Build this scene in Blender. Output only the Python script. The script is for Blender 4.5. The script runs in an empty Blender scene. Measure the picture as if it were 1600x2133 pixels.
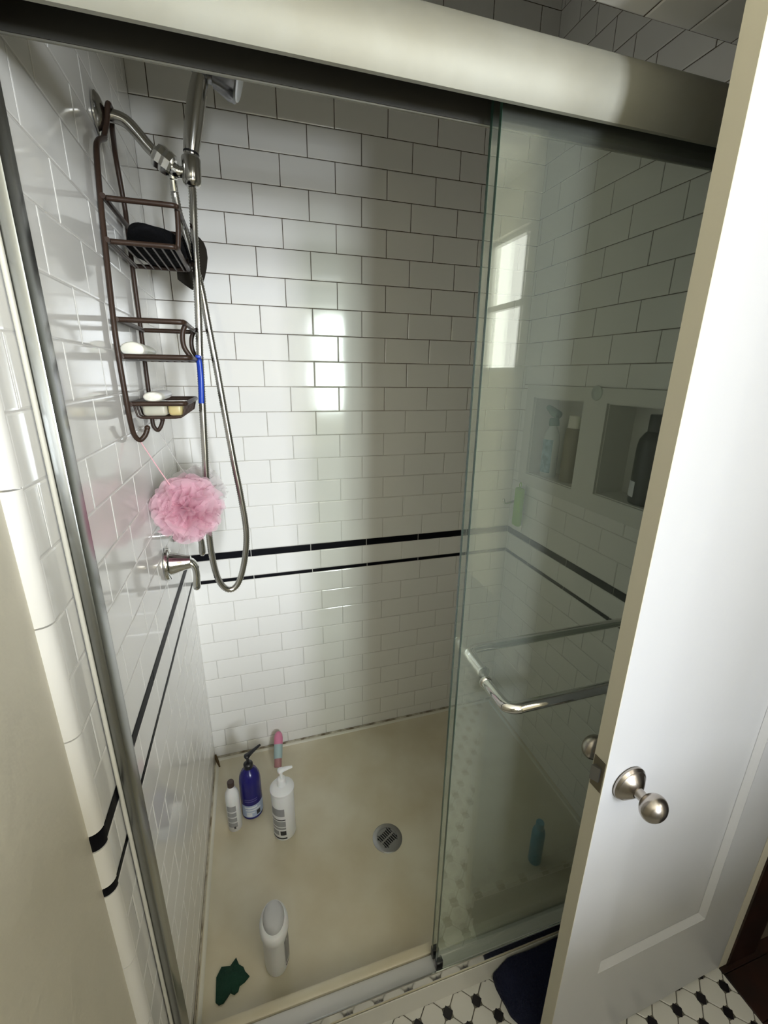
import bpy, bmesh, math, random
from mathutils import Vector, Matrix, noise

random.seed(7)
SC = bpy.context.scene
COL = SC.collection

# ------------------------------------------------------------------ camera
# x: along the shower's back wall, y: out of the shower is negative, z: up from the bathroom floor
cam_data = bpy.data.cameras.new('camera')
cam = bpy.data.objects.new('camera', cam_data)
COL.objects.link(cam)
cam_data.sensor_fit = 'AUTO'
cam_data.sensor_width = 36.0
cam_data.lens = 908.4 * 36.0 / 2133.0
cam_data.clip_start = 0.01
yaw, pitch, roll = 0.2969, -0.3049, 0.0140
cy, sy, cp, sp = math.cos(yaw), math.sin(yaw), math.cos(pitch), math.sin(pitch)
fwd = Vector((sy * cp, cy * cp, sp))
r0 = Vector((cy, -sy, 0))
u0 = r0.cross(fwd)
right = math.cos(roll) * r0 + math.sin(roll) * u0
upv = -math.sin(roll) * r0 + math.cos(roll) * u0
M = Matrix((right, upv, -fwd)).transposed().to_4x4()
M.translation = Vector((0.2251, -1.4438, 1.4419))
cam.matrix_world = M
SC.camera = cam

# ------------------------------------------------------------------ world, light, exposure
world = bpy.data.worlds.new('world')
SC.world = world
world.use_nodes = True
bg = world.node_tree.nodes['Background']
bg.inputs['Color'].default_value = (0.62, 0.72, 0.9, 1)
bg.inputs['Strength'].default_value = 0.25
SC.view_settings.view_transform = 'Standard'
SC.view_settings.look = 'None'
SC.view_settings.exposure = 0.37
SC.view_settings.gamma = 1.0
SC.view_settings.use_curve_mapping = False
SC.cycles.max_bounces = 10
SC.cycles.transparent_max_bounces = 16
SC.cycles.caustics_reflective = False
SC.cycles.caustics_refractive = False
SC.cycles.sample_clamp_indirect = 6.0
SC.cycles.use_denoising = True


def area_light(name, loc, size, size_y, rot, energy, color):
    d = bpy.data.lights.new(name, 'AREA')
    d.shape = 'RECTANGLE'
    d.size, d.size_y = size, size_y
    d.energy, d.color = energy, color
    o = bpy.data.objects.new(name, d)
    COL.objects.link(o)
    o.location, o.rotation_euler = loc, rot
    return o


# daylight standing just outside the two windows of the bathroom (behind the camera)
area_light('daylight_rear_window', (1.275, -4.33, 1.56), 0.52, 1.16, (math.radians(90), 0, 0), 172, (0.87, 0.935, 1.0))
area_light('daylight_side_window', (1.84, -2.675, 1.855), 0.745, 0.765, (math.radians(90), 0, math.radians(90)), 10, (1.0, 0.96, 0.88))

# ------------------------------------------------------------------ helpers
WLOC = {}


def finish(name, bm, mat, parent=None, loc=None, smooth=None, label=None, recalc=True):
    """link a bmesh given in world coordinates as one object whose origin is LOC (or its parent's)"""
    if loc is None:
        loc = WLOC.get(parent.name, Vector()) if parent else Vector()
    loc = Vector(loc)
    bm.transform(Matrix.Translation(-loc))
    if recalc:
        bmesh.ops.recalc_face_normals(bm, faces=bm.faces)
    me = bpy.data.meshes.new(name)
    bm.to_mesh(me)
    bm.free()
    for m in (mat if isinstance(mat, (list, tuple)) else [mat]):
        me.materials.append(m)
    if smooth is not None:
        me.polygons.foreach_set('use_smooth', [True] * len(me.polygons))
        if smooth < 179:
            me.set_sharp_from_angle(angle=math.radians(smooth))
    o = bpy.data.objects.new(name, me)
    COL.objects.link(o)
    if parent:
        o.parent = parent
        o.location = loc - WLOC.get(parent.name, Vector())
    else:
        o.location = loc
    WLOC[o.name] = loc
    if label:
        o['label'] = label
    return o


def tag(o, label, cat, group=None):
    o['label'], o['category'] = label, cat
    if group:
        o['group'] = group
    return o


def thing(name, label, cat, loc, group=None):
    o = bpy.data.objects.new(name, None)
    o.empty_display_size = 0.05
    COL.objects.link(o)
    o.location = loc
    WLOC[o.name] = Vector(loc)
    return tag(o, label, cat, group)


def structure(o):
    o['kind'] = 'structure'
    return o


def box(bm, x0, x1, y0, y1, z0, z1):
    vs = [bm.verts.new((x, y, z)) for x in (x0, x1) for y in (y0, y1) for z in (z0, z1)]
    for f in ((0, 1, 3, 2), (4, 6, 7, 5), (0, 4, 5, 1), (2, 3, 7, 6), (0, 2, 6, 4), (1, 5, 7, 3)):
        bm.faces.new([vs[i] for i in f])
    return vs


def bevel_all(bm, w, seg=2):
    bmesh.ops.bevel(bm, geom=list(bm.edges), offset=w, segments=seg, affect='EDGES', profile=0.5)


def bbox(x0, x1, y0, y1, z0, z1, w=0.0, seg=2):
    bm = bmesh.new()
    box(bm, x0, x1, y0, y1, z0, z1)
    if w:
        bevel_all(bm, w, seg)
    return bm


def catmull(pts, n=6, closed=False):
    P = [Vector(p) for p in pts]
    out = []
    N = len(P)
    for i in range(N if closed else N - 1):
        p0 = P[(i - 1) % N] if closed or i > 0 else P[0] * 2 - P[1]
        p1, p2 = P[i], P[(i + 1) % N]
        p3 = P[(i + 2) % N] if closed or i + 2 < N else P[-1] * 2 - P[-2]
        for k in range(n):
            t = k / n
            out.append(0.5 * ((2 * p1) + (p2 - p0) * t + (2 * p0 - 5 * p1 + 4 * p2 - p3) * t * t + (3 * p1 - p0 - 3 * p2 + p3) * t ** 3))
    if not closed:
        out.append(P[-1])
    return out


def tube(bm, pts, r, seg=10, cap=True, flat=None):
    """swept circle; r a number or one radius per point; flat=(a,b) scales the section"""
    P = [Vector(p) for p in pts]
    n = len(P)
    rings = []
    T = []
    for i in range(n):
        a, b = P[max(i - 1, 0)], P[min(i + 1, n - 1)]
        T.append((b - a).normalized())
    N = T[0].orthogonal().normalized()
    if abs(T[0].z) < 0.95:
        N = (Vector((0, 0, 1)) - T[0] * T[0].z).normalized()
    for i in range(n):
        N = (N - T[i] * N.dot(T[i])).normalized()
        Bn = T[i].cross(N)
        rr = r[i] if isinstance(r, (list, tuple)) else r
        fa, fb = flat if flat else (1, 1)
        rings.append([bm.verts.new(P[i] + (N * math.cos(2 * math.pi * k / seg) * fa + Bn * math.sin(2 * math.pi * k / seg) * fb) * rr) for k in range(seg)])
    for i in range(n - 1):
        for k in range(seg):
            bm.faces.new((rings[i][k], rings[i][(k + 1) % seg], rings[i + 1][(k + 1) % seg], rings[i + 1][k]))
    if cap:
        bm.faces.new(rings[0][::-1])
        bm.faces.new(rings[-1])


def lathe(bm, prof, origin, axis=(0, 0, 1), seg=28, sx=1.0, sy=1.0, ref=None):
    """profile [(radius, height)] turned about AXIS through ORIGIN; sx, sy squash the section"""
    A = Vector(axis).normalized()
    X = Vector(ref) if ref else (Vector((1, 0, 0)) if abs(A.x) < 0.9 else Vector((0, 1, 0)))
    X = (X - A * X.dot(A)).normalized()
    Y = A.cross(X)
    O = Vector(origin)
    rings = []
    for r, h in prof:
        if r < 1e-6:
            rings.append([bm.verts.new(O + A * h)])
        else:
            rings.append([bm.verts.new(O + A * h + X * (r * sx * math.cos(2 * math.pi * k / seg)) + Y * (r * sy * math.sin(2 * math.pi * k / seg))) for k in range(seg)])
    for a, b in zip(rings[:-1], rings[1:]):
        for k in range(seg):
            l = (k + 1) % seg
            if len(a) == 1 and len(b) == 1:
                continue
            if len(a) == 1:
                bm.faces.new((a[0], b[l], b[k]))
            elif len(b) == 1:
                bm.faces.new((a[k], a[l], b[0]))
            else:
                bm.faces.new((a[k], a[l], b[l], b[k]))
    if len(rings[0]) > 1:
        bm.faces.new(rings[0][::-1])
    if len(rings[-1]) > 1:
        bm.faces.new(rings[-1])


def extrude_profile(bm, prof, p_of):
    """closed 2-D profile swept between two ends: p_of(u, v, end) -> point"""
    a = [bm.verts.new(p_of(u, v, 0)) for u, v in prof]
    b = [bm.verts.new(p_of(u, v, 1)) for u, v in prof]
    n = len(prof)
    for i in range(n):
        bm.faces.new((a[i], a[(i + 1) % n], b[(i + 1) % n], b[i]))
    bm.faces.new(a[::-1])
    bm.faces.new(b)


# ------------------------------------------------------------------ materials
def mat(name, color, rough=0.5, metal=0.0, spec=0.5, coat=0.0, bump=0.0, bump_scale=40.0, vary=0.0, vary_scale=4.0, color2=None, trans=0.0, sss=0.0):
    m = bpy.data.materials.new(name)
    m.use_nodes = True
    nt = m.node_tree
    b = nt.nodes['Principled BSDF']
    b.inputs['Base Color'].default_value = (*color, 1)
    b.inputs['Roughness'].default_value = rough
    b.inputs['Metallic'].default_value = metal
    b.inputs['Specular IOR Level'].default_value = spec
    b.inputs['Coat Weight'].default_value = coat
    b.inputs['Transmission Weight'].default_value = trans
    if sss:
        b.inputs['Subsurface Weight'].default_value = sss
        b.inputs['Subsurface Scale'].default_value = 0.01
    if bump or vary:
        tc = nt.nodes.new('ShaderNodeTexCoord')
    if bump:
        n = nt.nodes.new('ShaderNodeTexNoise')
        n.inputs['Scale'].default_value = bump_scale
        n.inputs['Detail'].default_value = 3
        bp = nt.nodes.new('ShaderNodeBump')
        bp.inputs['Strength'].default_value = bump
        bp.inputs['Distance'].default_value = 0.01
        nt.links.new(tc.outputs['Object'], n.inputs['Vector'])
        nt.links.new(n.outputs['Fac'], bp.inputs['Height'])
        nt.links.new(bp.outputs['Normal'], b.inputs['Normal'])
    if vary:
        n2 = nt.nodes.new('ShaderNodeTexNoise')
        n2.inputs['Scale'].default_value = vary_scale
        n2.inputs['Detail'].default_value = 4
        rp = nt.nodes.new('ShaderNodeValToRGB')
        rp.color_ramp.elements[0].position, rp.color_ramp.elements[1].position = 0.35, 0.65
        c2 = color2 or tuple(c * (1 - vary) for c in color)
        rp.color_ramp.elements[0].color = (*c2, 1)
        rp.color_ramp.elements[1].color = (*color, 1)
        nt.links.new(tc.outputs['Object'], n2.inputs['Vector'])
        nt.links.new(n2.outputs['Fac'], rp.inputs['Fac'])
        nt.links.new(rp.outputs['Color'], b.inputs['Base Color'])
    return m


M_TILE = mat('glazed_white_tile', (0.88, 0.865, 0.825), 0.09, spec=0.5, bump=0.02, bump_scale=9)
M_BLACK = mat('glazed_black_tile', (0.006, 0.006, 0.008), 0.45, spec=0.08, bump=0.03, bump_scale=14)
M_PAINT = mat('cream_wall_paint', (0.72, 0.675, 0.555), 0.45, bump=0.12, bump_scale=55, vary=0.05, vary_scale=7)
M_CEIL = mat('ceiling_paint', (0.85, 0.83, 0.76), 0.6)
M_DOOR = mat('white_gloss_paint', (0.55, 0.55, 0.565), 0.32, bump=0.03, bump_scale=30)
M_DOOREDGE = mat('cream_gloss_paint', (0.62, 0.58, 0.46), 0.4, bump=0.08, bump_scale=40)
M_ALU = mat('polished_aluminium', (0.27, 0.265, 0.225), 0.55, 0.40, spec=0.3, vary=0.14, vary_scale=9, color2=(0.235, 0.225, 0.18))
M_ALUDARK = mat('satin_aluminium', (0.37, 0.38, 0.37), 0.24, 1.0)
M_CHROME = mat('chrome', (0.72, 0.72, 0.70), 0.09, 1.0)
M_CHROMEW = mat('worn_chrome', (0.55, 0.54, 0.51), 0.16, 1.0)
M_NICKEL = mat('brushed_nickel', (0.45, 0.41, 0.37), 0.26, 1.0)
M_BRONZE = mat('bronze_wire', (0.040, 0.022, 0.014), 0.42, 0.0, spec=0.35)
M_PAN = mat('cream_acrylic', (0.70, 0.65, 0.50), 0.30, vary=0.12, vary_scale=5, color2=(0.60, 0.53, 0.37))
M_LEDGE = mat('pale_acrylic_ledge', (0.74, 0.71, 0.60), 0.35)
M_CAULK = mat('mildewed_caulk', (0.62, 0.58, 0.46), 0.6, vary=0.8, vary_scale=26, color2=(0.12, 0.08, 0.035))
M_STEEL = mat('drain_steel', (0.36, 0.36, 0.35), 0.38, 1.0)
M_DARK = mat('drain_dark', (0.008, 0.008, 0.008), 0.8)
M_BLACKCLOTH = mat('black_cloth', (0.006, 0.006, 0.007), 0.9, spec=0.08, bump=0.5, bump_scale=60)
M_BROWNCLOTH = mat('stiff_brown_black_cloth', (0.022, 0.018, 0.013), 0.7, spec=0.2, bump=0.3, bump_scale=40)
M_WHITEPL = mat('white_plastic', (0.80, 0.80, 0.80), 0.3, sss=0.1)
M_CREAMPL = mat('cream_plastic', (0.86, 0.84, 0.74), 0.35, sss=0.1)
M_PALEPL = mat('pale_green_plastic', (0.66, 0.66, 0.53), 0.3)
M_AMBER = mat('amber_soap', (0.58, 0.48, 0.22), 0.35, sss=0.2)
M_BLUEPL = mat('blue_plastic', (0.01, 0.05, 0.42), 0.35)
M_NAVYPL = mat('navy_plastic', (0.012, 0.010, 0.14), 0.22)
M_BLACKPL = mat('black_plastic', (0.010, 0.010, 0.012), 0.3)
M_BROWNCAP = mat('brown_cap_plastic', (0.05, 0.03, 0.025), 0.4)
M_GREYLABEL = mat('grey_label', (0.32, 0.32, 0.33), 0.5)
M_PALELABEL = mat('pale_blue_label', (0.42, 0.50, 0.66), 0.5)
M_INK = mat('dark_print', (0.03, 0.03, 0.035), 0.5)
M_WHITEPRINT = mat('white_print', (0.78, 0.80, 0.84), 0.5)
M_GREYPL = mat('grey_plastic', (0.50, 0.50, 0.50), 0.45)
M_PINKPL = mat('pink_plastic', (0.72, 0.24, 0.38), 0.4)
M_TEALGREY = mat('teal_grey_label', (0.38, 0.50, 0.50), 0.45)
M_GREENCLOTH = mat('dark_green_cloth', (0.004, 0.040, 0.022), 0.9, bump=0.6, bump_scale=90)
M_LIME = mat('lime_plastic', (0.26, 0.50, 0.01), 0.5, spec=0.2)
M_GREENPL = mat('green_plastic', (0.008, 0.12, 0.045), 0.5, spec=0.2)
M_TEALPRINT = mat('teal_print', (0.03, 0.16, 0.20), 0.4, vary=0.6, vary_scale=60, color2=(0.25, 0.45, 0.50))
M_TEALPL = mat('teal_bottle', (0.03, 0.22, 0.34), 0.3)
M_CLEARISH = mat('frosted_plastic', (0.55, 0.60, 0.56), 0.25)
M_BROWNPL = mat('brown_bottle', (0.20, 0.17, 0.10), 0.35)
M_MAT = mat('navy_cotton_mat', (0.004, 0.007, 0.030), 0.95, bump=1.0, bump_scale=160)
M_HEXW = mat('white_floor_tile', (0.70, 0.68, 0.62), 0.3)
M_HEXB = mat('black_floor_tile', (0.010, 0.008, 0.010), 0.3)
M_FGROUT = mat('grey_floor_grout', (0.17, 0.155, 0.12), 0.8, vary=0.4, vary_scale=20)
M_WOOD = mat('dark_stained_wood', (0.030, 0.010, 0.006), 0.45, vary=0.6, vary_scale=12, color2=(0.012, 0.006, 0.004))
M_NICHE = mat('niche_acrylic', (0.74, 0.73, 0.68), 0.25)
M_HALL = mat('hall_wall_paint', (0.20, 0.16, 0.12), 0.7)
M_WINFRAME = mat('window_frame_paint', (0.75, 0.74, 0.70), 0.4)


def grout_material(pale=False):
    """clean pale grout below, mildewed dark brown joints higher up the wall"""
    m = bpy.data.materials.new('stained_tile_grout')
    m.use_nodes = True
    nt = m.node_tree
    b = nt.nodes['Principled BSDF']
    b.inputs['Roughness'].default_value = 0.75
    g = nt.nodes.new('ShaderNodeNewGeometry')
    s = nt.nodes.new('ShaderNodeSeparateXYZ')
    n = nt.nodes.new('ShaderNodeTexNoise')
    n.inputs['Scale'].default_value = 5.0
    n.inputs['Detail'].default_value = 5
    n.inputs['Roughness'].default_value = 0.7
    a = nt.nodes.new('ShaderNodeMath')
    a.operation = 'MULTIPLY_ADD'
    a.inputs[1].default_value = 1.1
    r = nt.nodes.new('ShaderNodeValToRGB')
    e = r.color_ramp.elements
    e[0].position, e[0].color = 0.30, (0.62, 0.60, 0.55, 1)
    e[1].position, e[1].color = 0.72, (0.085, 0.060, 0.035, 1)
    k = e.new(0.55)
    k.color = (0.30, 0.265, 0.21, 1)
    mr = nt.nodes.new('ShaderNodeMapRange')
    mr.inputs['From Min'].default_value = 1.35
    mr.inputs['From Max'].default_value = 2.45
    if pale:
        mr_hi = 4.2
        e[0].color = (0.80, 0.78, 0.745, 1)
    else:
        mr_hi = 2.45
    mr.inputs['From Max'].default_value = mr_hi
    L = nt.links.new
    L(g.outputs['Position'], s.inputs[0])
    L(g.outputs['Position'], n.inputs['Vector'])
    L(n.outputs['Fac'], a.inputs[0])
    L(s.outputs['Z'], a.inputs[2])
    L(a.outputs[0], mr.inputs['Value'])
    L(mr.outputs['Result'], r.inputs['Fac'])
    L(r.outputs['Color'], b.inputs['Base Color'])
    return m


M_GROUT = grout_material()
M_GROUTPALE = grout_material(True)


def glass_material(name, tint, haze):
    m = bpy.data.materials.new(name)
    m.use_nodes = True
    nt = m.node_tree
    nt.nodes.remove(nt.nodes['Principled BSDF'])
    out = nt.nodes['Material Output']
    t = nt.nodes.new('ShaderNodeBsdfTransparent')
    t.inputs['Color'].default_value = (*tint, 1)
    d = nt.nodes.new('ShaderNodeBsdfDiffuse')
    d.inputs['Color'].default_value = (0.55, 0.58, 0.54, 1)
    gl = nt.nodes.new('ShaderNodeBsdfGlossy')
    gl.inputs['Roughness'].default_value = 0.015
    gl.inputs['Color'].default_value = (0.95, 1.0, 0.97, 1)
    fr = nt.nodes.new('ShaderNodeFresnel')
    fr.inputs['IOR'].default_value = 1.5
    m1 = nt.nodes.new('ShaderNodeMixShader')
    m1.inputs[0].default_value = haze
    m2 = nt.nodes.new('ShaderNodeMixShader')
    ge = nt.nodes.new('ShaderNodeNewGeometry')
    mi = nt.nodes.new('ShaderNodeMapRange')      # same reflectance from both sides of the pane
    mi.inputs['To Min'].default_value = 1.5
    mi.inputs['To Max'].default_value = 1 / 1.5
    L = nt.links.new
    L(ge.outputs['Backfacing'], mi.inputs['Value'])
    L(mi.outputs['Result'], fr.inputs['IOR'])
    L(t.outputs[0], m1.inputs[1])
    L(d.outputs[0], m1.inputs[2])
    L(fr.outputs[0], m2.inputs[0])
    L(m1.outputs[0], m2.inputs[1])
    L(gl.outputs[0], m2.inputs[2])
    L(m2.outputs[0], out.inputs['Surface'])
    return m


M_GLASS = glass_material('shower_glass', (0.935, 0.95, 0.925), 0.045)
M_GLASSEDGE = mat('glass_edge', (0.03, 0.07, 0.05), 0.2)


def net_material(name, color, alpha):
    m = bpy.data.materials.new(name)
    m.use_nodes = True
    nt = m.node_tree
    nt.nodes.remove(nt.nodes['Principled BSDF'])
    out = nt.nodes['Material Output']
    d = nt.nodes.new('ShaderNodeBsdfDiffuse')
    d.inputs['Color'].default_value = (*color, 1)
    tl = nt.nodes.new('ShaderNodeBsdfTranslucent')
    tl.inputs['Color'].default_value = (*color, 1)
    t = nt.nodes.new('ShaderNodeBsdfTransparent')
    a = nt.nodes.new('ShaderNodeMixShader')
    a.inputs[0].default_value = 0.45
    b = nt.nodes.new('ShaderNodeMixShader')
    b.inputs[0].default_value = alpha
    nt.links.new(d.outputs[0], a.inputs[1])
    nt.links.new(tl.outputs[0], a.inputs[2])
    nt.links.new(t.outputs[0], b.inputs[1])
    nt.links.new(a.outputs[0], b.inputs[2])
    nt.links.new(b.outputs[0], out.inputs['Surface'])
    return m


M_PINKNET = net_material('pink_net', (0.98, 0.72, 0.80), 0.48)
M_WHITENET = net_material('white_net', (0.90, 0.86, 0.85), 0.34)

# ------------------------------------------------------------------ tiles
ROW, LEN = 0.0760, 0.1540          # joint to joint
GAP = 0.0022
RELIEF = 0.0016                    # how far a tile stands proud of the grout
TILE_MESH = {}


def tile_mesh(w, h, m):
    """a cushion-edged tile: local x along, local z up, face towards -y, back at y = 0"""
    key = (round(w, 4), round(h, 4), m.name)
    if key in TILE_MESH:
        return TILE_MESH[key]
    bm = bmesh.new()
    c = min(0.0022, h * 0.2)
    lo, hi = [], []
    for sx, sz in ((-1, -1), (1, -1), (1, 1), (-1, 1)):
        lo.append(bm.verts.new((sx * w / 2, 0, sz * h / 2)))
        hi.append(bm.verts.new((sx * (w / 2 - c), -RELIEF, sz * (h / 2 - c))))
    mid = [bm.verts.new((v.co.x, -RELIEF * 0.5, v.co.z)) for v in lo]
    bm.faces.new(hi)
    for i in range(4):
        j = (i + 1) % 4
        bm.faces.new((lo[i], lo[j], mid[j], mid[i]))
        bm.faces.new((mid[i], mid[j], hi[j], hi[i]))
    bmesh.ops.recalc_face_normals(bm, faces=bm.faces)
    if bm.faces[0].normal.y > 0:
        bmesh.ops.reverse_faces(bm, faces=bm.faces)
    me = bpy.data.meshes.new('tile')
    bm.to_mesh(me)
    bm.free()
    me.materials.append(m)
    TILE_MESH[key] = me
    return me


def put_tile(wall, me, loc, rz=0.0, rx=0.0, tilt=0.0035):
    o = bpy.data.objects.new('tile', me)
    COL.objects.link(o)
    o.parent = wall
    o.location = loc
    o.rotation_euler = (rx + random.uniform(-tilt, tilt), random.uniform(-tilt, tilt) * 0.15, rz + random.uniform(-tilt, tilt))
    return o


def join_tiles(wall, rest, name='tile_field'):
    """tiles past the 300 that show largest: one joined part"""
    if not rest:
        return
    bm = bmesh.new()
    for me, loc, rz in rest:
        n0 = len(bm.verts)
        bm.from_mesh(me)
        bm.verts.ensure_lookup_table()
        mt = Matrix.Translation(loc) @ Matrix.Rotation(rz, 4, 'Z')
        for v in bm.verts[n0:]:
            v.co = mt @ v.co
    o = finish(name, bm, M_TILE, wall, recalc=False)
    o['kind'] = 'stuff'


def spans(lo, hi, first, step):
    """cut [lo, hi] at first + n*step"""
    cuts = [lo]
    n = math.ceil((lo - first) / step)
    while first + n * step < hi - 0.004:
        c = first + n * step
        if c > lo + 0.004:
            cuts.append(c)
        n += 1
    cuts.append(hi)
    return list(zip(cuts[:-1], cuts[1:]))


S1_TOP, S1_BOT, S2_TOP, S2_BOT = 0.870, 0.844, 0.774, 0.760
TILE_BASE, TILE_TOP = 0.030, 2.52


def wall_rows(first_of, s0, s1, black_first, black_step):
    """rows of one wall: (a0, a1, z0, z1, material) in the wall's own running coordinate"""
    out = []
    k = 0
    while S1_TOP + k * ROW < TILE_TOP - 0.01:
        z0, z1 = S1_TOP + k * ROW, min(S1_TOP + (k + 1) * ROW, TILE_TOP)
        out += [(a, b, z0, z1, M_TILE) for a, b in spans(s0, s1, first_of(k), LEN)]
        k += 1
    out += [(a, b, S1_BOT, S1_TOP, M_BLACK) for a, b in spans(s0, s1, black_first, black_step)]
    out += [(a, b, S2_TOP, S1_BOT, M_TILE) for a, b in spans(s0, s1, first_of(-1), LEN)]
    out += [(a, b, S2_BOT, S2_TOP, M_BLACK) for a, b in spans(s0, s1, black_first + 0.003, black_step)]
    k = 0
    while S2_BOT - k * ROW > TILE_BASE + 0.012:
        z1, z0 = S2_BOT - k * ROW, max(S2_BOT - (k + 1) * ROW, TILE_BASE)
        out += [(a, b, z0, z1, M_TILE) for a, b in spans(s0, s1, first_of(k), LEN)]
        k += 1
    return out


W = 1.190          # width of the alcove
FRONT = -0.945     # where the tiled sides end
X0 = 3.3 * LEN

# back wall: face of the grout bed at y = 0
bm = bbox(-0.12, W + 0.12, 0.0, 0.10, 0.0, 2.60)
wall_back = structure(finish('wall_shower_back', bm, M_GROUT))
rows = wall_rows(lambda k: X0 + (0 if k % 2 == 0 else LEN / 2), 0.0, W, X0 - 2.03 * LEN, 0.2025)
rows.sort(key=lambda t: (t[4] is M_TILE and t[2] > 1.80, t[2] > 2.2, t[0] > 1.0 and t[2] < 0.35))
white = 0
rest = []
for a, b, z0, z1, m in rows:
    me = tile_mesh(b - a - GAP, z1 - z0 - GAP, m)
    loc = Vector(((a + b) / 2, 0.0, (z0 + z1) / 2))
    if white >= 296:
        rest.append((me, loc, 0.0))
    else:
        put_tile(wall_back, me, loc)
        white += 1
join_tiles(wall_back, rest)

# left wall: tile bed face at x = 0, running coordinate is depth from the back wall
bm = bbox(-0.12, 0.0, FRONT + 0.012, 0.0, 0.0, 2.60)
wall_left = structure(finish('wall_shower_left', bm, M_GROUTPALE))
rows = wall_rows(lambda k: 0.052 if k % 2 == 0 else 0.052 + LEN / 2, 0.0, -FRONT - 0.014, 0.200, 0.2035)
rows.sort(key=lambda t: t[2] > 1.95)
n = 0
rest = []
for a, b, z0, z1, m in rows:
    me = tile_mesh(b - a - GAP, z1 - z0 - GAP, m)
    loc = Vector((0.0, -(a + b) / 2, (z0 + z1) / 2))
    if n >= 296:
        rest.append((me, loc, math.pi / 2))
    else:
        put_tile(wall_left, me, loc, math.pi / 2).scale = (1, 0.55, 1)      # flatter joints
        n += 1
join_tiles(wall_left, rest)
# bullnose pieces that close the tiling's front edge
ARC = [(RELIEF, 0.0)] + [(-0.0125 + (0.0125 + RELIEF) * math.cos(t), -(0.0125 + RELIEF) * math.sin(t)) for t in [i * math.pi / 12 for i in range(1, 7)]] + [(-0.0125, 0.0)]
TRIM_Z = [(TILE_BASE - 0.03, 0.147), (0.149, 0.300), (0.302, 0.453), (0.455, 0.606), (0.608, 0.7585), (0.7605, 0.7735), (0.7755, 0.842),
          (0.8445, 0.8695), (0.872, 1.022), (1.024, 1.175), (1.177, 1.328), (1.330, 1.481), (1.483, 1.634), (1.636, 1.787), (1.789, 1.94), (1.942, 2.09), (2.092, 2.24)]
for z0, z1 in TRIM_Z:
    bm = bmesh.new()
    extrude_profile(bm, ARC, lambda u, v, e: Vector((u, FRONT + 0.0125 + v, z1 if e else z0)))
    black = (z1 - z0) < 0.03
    o = finish('edge_tile', bm, M_BLACK if black else M_TILE, wall_left, smooth=40)

# right wall with the two-recess niche insert
NICHES = [(-0.335, -0.090, 1.104, 1.374), (-0.640, -0.427, 1.113, 1.374)]
NB = (-0.690, -0.045, 1.062, 1.415)       # outer edge of the niche insert
bm = bmesh.new()
ys = [FRONT + 0.012, NICHES[1][0], NICHES[1][1], NICHES[0][0], NICHES[0][1], 0.0]
box(bm, W, W + 0.10, ys[0], ys[1], 0, 2.6)
box(bm, W, W + 0.10, ys[2], ys[3], 0, 2.6)
box(bm, W, W + 0.10, ys[4], ys[5], 0, 2.6)
for y0, y1, z0, z1 in NICHES:
    box(bm, W, W + 0.10, y0, y1, 0, z0)
    box(bm, W, W + 0.10, y0, y1, z1, 2.6)
wall_right = structure(finish('wall_shower_right', bm, M_GROUT))
J0 = 0.169
rows = wall_rows(lambda k: J0 if k % 2 else J0 + LEN / 2, 0.0, -FRONT - 0.014, 0.15, 0.2035)
rows.sort(key=lambda t: (t[2] > 2.1, t[1] > 0.75))
n = 0
rest = []
for a, b, z0, z1, m in rows:
    pieces = [(a, b, z0, z1)]
    n0, n1 = -NB[1], -NB[0]
    if a < n1 and b > n0 and z1 > NB[2] and z0 < NB[3]:      # cut round the insert
        pieces = [(a, b, z0, NB[2]), (a, b, NB[3], z1), (a, n0, max(z0, NB[2]), min(z1, NB[3])), (n1, b, max(z0, NB[2]), min(z1, NB[3]))]
    for pa, pb, q0, q1 in pieces:
        if pb - pa < 0.007 or q1 - q0 < 0.007:
            continue
        me = tile_mesh(pb - pa - GAP, q1 - q0 - GAP, m)
        loc = Vector((W, -(pa + pb) / 2, (q0 + q1) / 2))
        if n >= 296:
            rest.append((me, loc, -math.pi / 2))
        else:
            put_tile(wall_right, me, loc, -math.pi / 2)
            n += 1
join_tiles(wall_right, rest)
# the insert: a white face frame with two open boxes let into the wall
bm = bmesh.new()
t = 0.010
yb = [NB[0], NICHES[1][0], NICHES[1][1], NICHES[0][0], NICHES[0][1], NB[1]]
for i in (0, 2, 4):
    box(bm, W - 0.008, W + 0.001, yb[i], yb[i + 1], NB[2], NB[3])
for (y0, y1, z0, z1) in NICHES:
    box(bm, W - 0.008, W + 0.001, y0, y1, NB[2], z0)
    box(bm, W - 0.008, W + 0.001, y0, y1, z1, NB[3])
niche_frame = finish('niche_frame', bm, M_NICHE, wall_right)
for (y0, y1, z0, z1) in NICHES:
    bm = bmesh.new()
    x1 = W + 0.095
    box(bm, x1, x1 + 0.004, y0, y1, z0, z1)
    box(bm, W, x1, y0, y0 + 0.003, z0, z1)
    box(bm, W, x1, y1 - 0.003, y1, z0, z1)
    box(bm, W, x1, y0, y1, z0, z0 + 0.003)
    box(bm, W, x1, y0, y1, z1 - 0.003, z1)
    finish('niche_recess', bm, M_NICHE, wall_right)

# tiled lintel above the shower opening and its soffit
bm = bbox(-0.12, W + 0.08, FRONT, -0.842, 1.888, 2.60)
lintel = structure(finish('wall_lintel', bm, [M_PAINT]))
bm = bbox(0.0, W, FRONT + 0.002, -0.842, 1.8862, 1.8888)
finish('grout_bed', bm, M_GROUT, lintel)
for a, b in spans(0.0, W, 0.749, 0.0762):
    me = tile_mesh(b - a - GAP, 0.100, M_TILE)
    put_tile(lintel, me, Vector(((a + b) / 2, (FRONT - 0.842) / 2, 1.8864)), 0.0, math.pi / 2)

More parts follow.
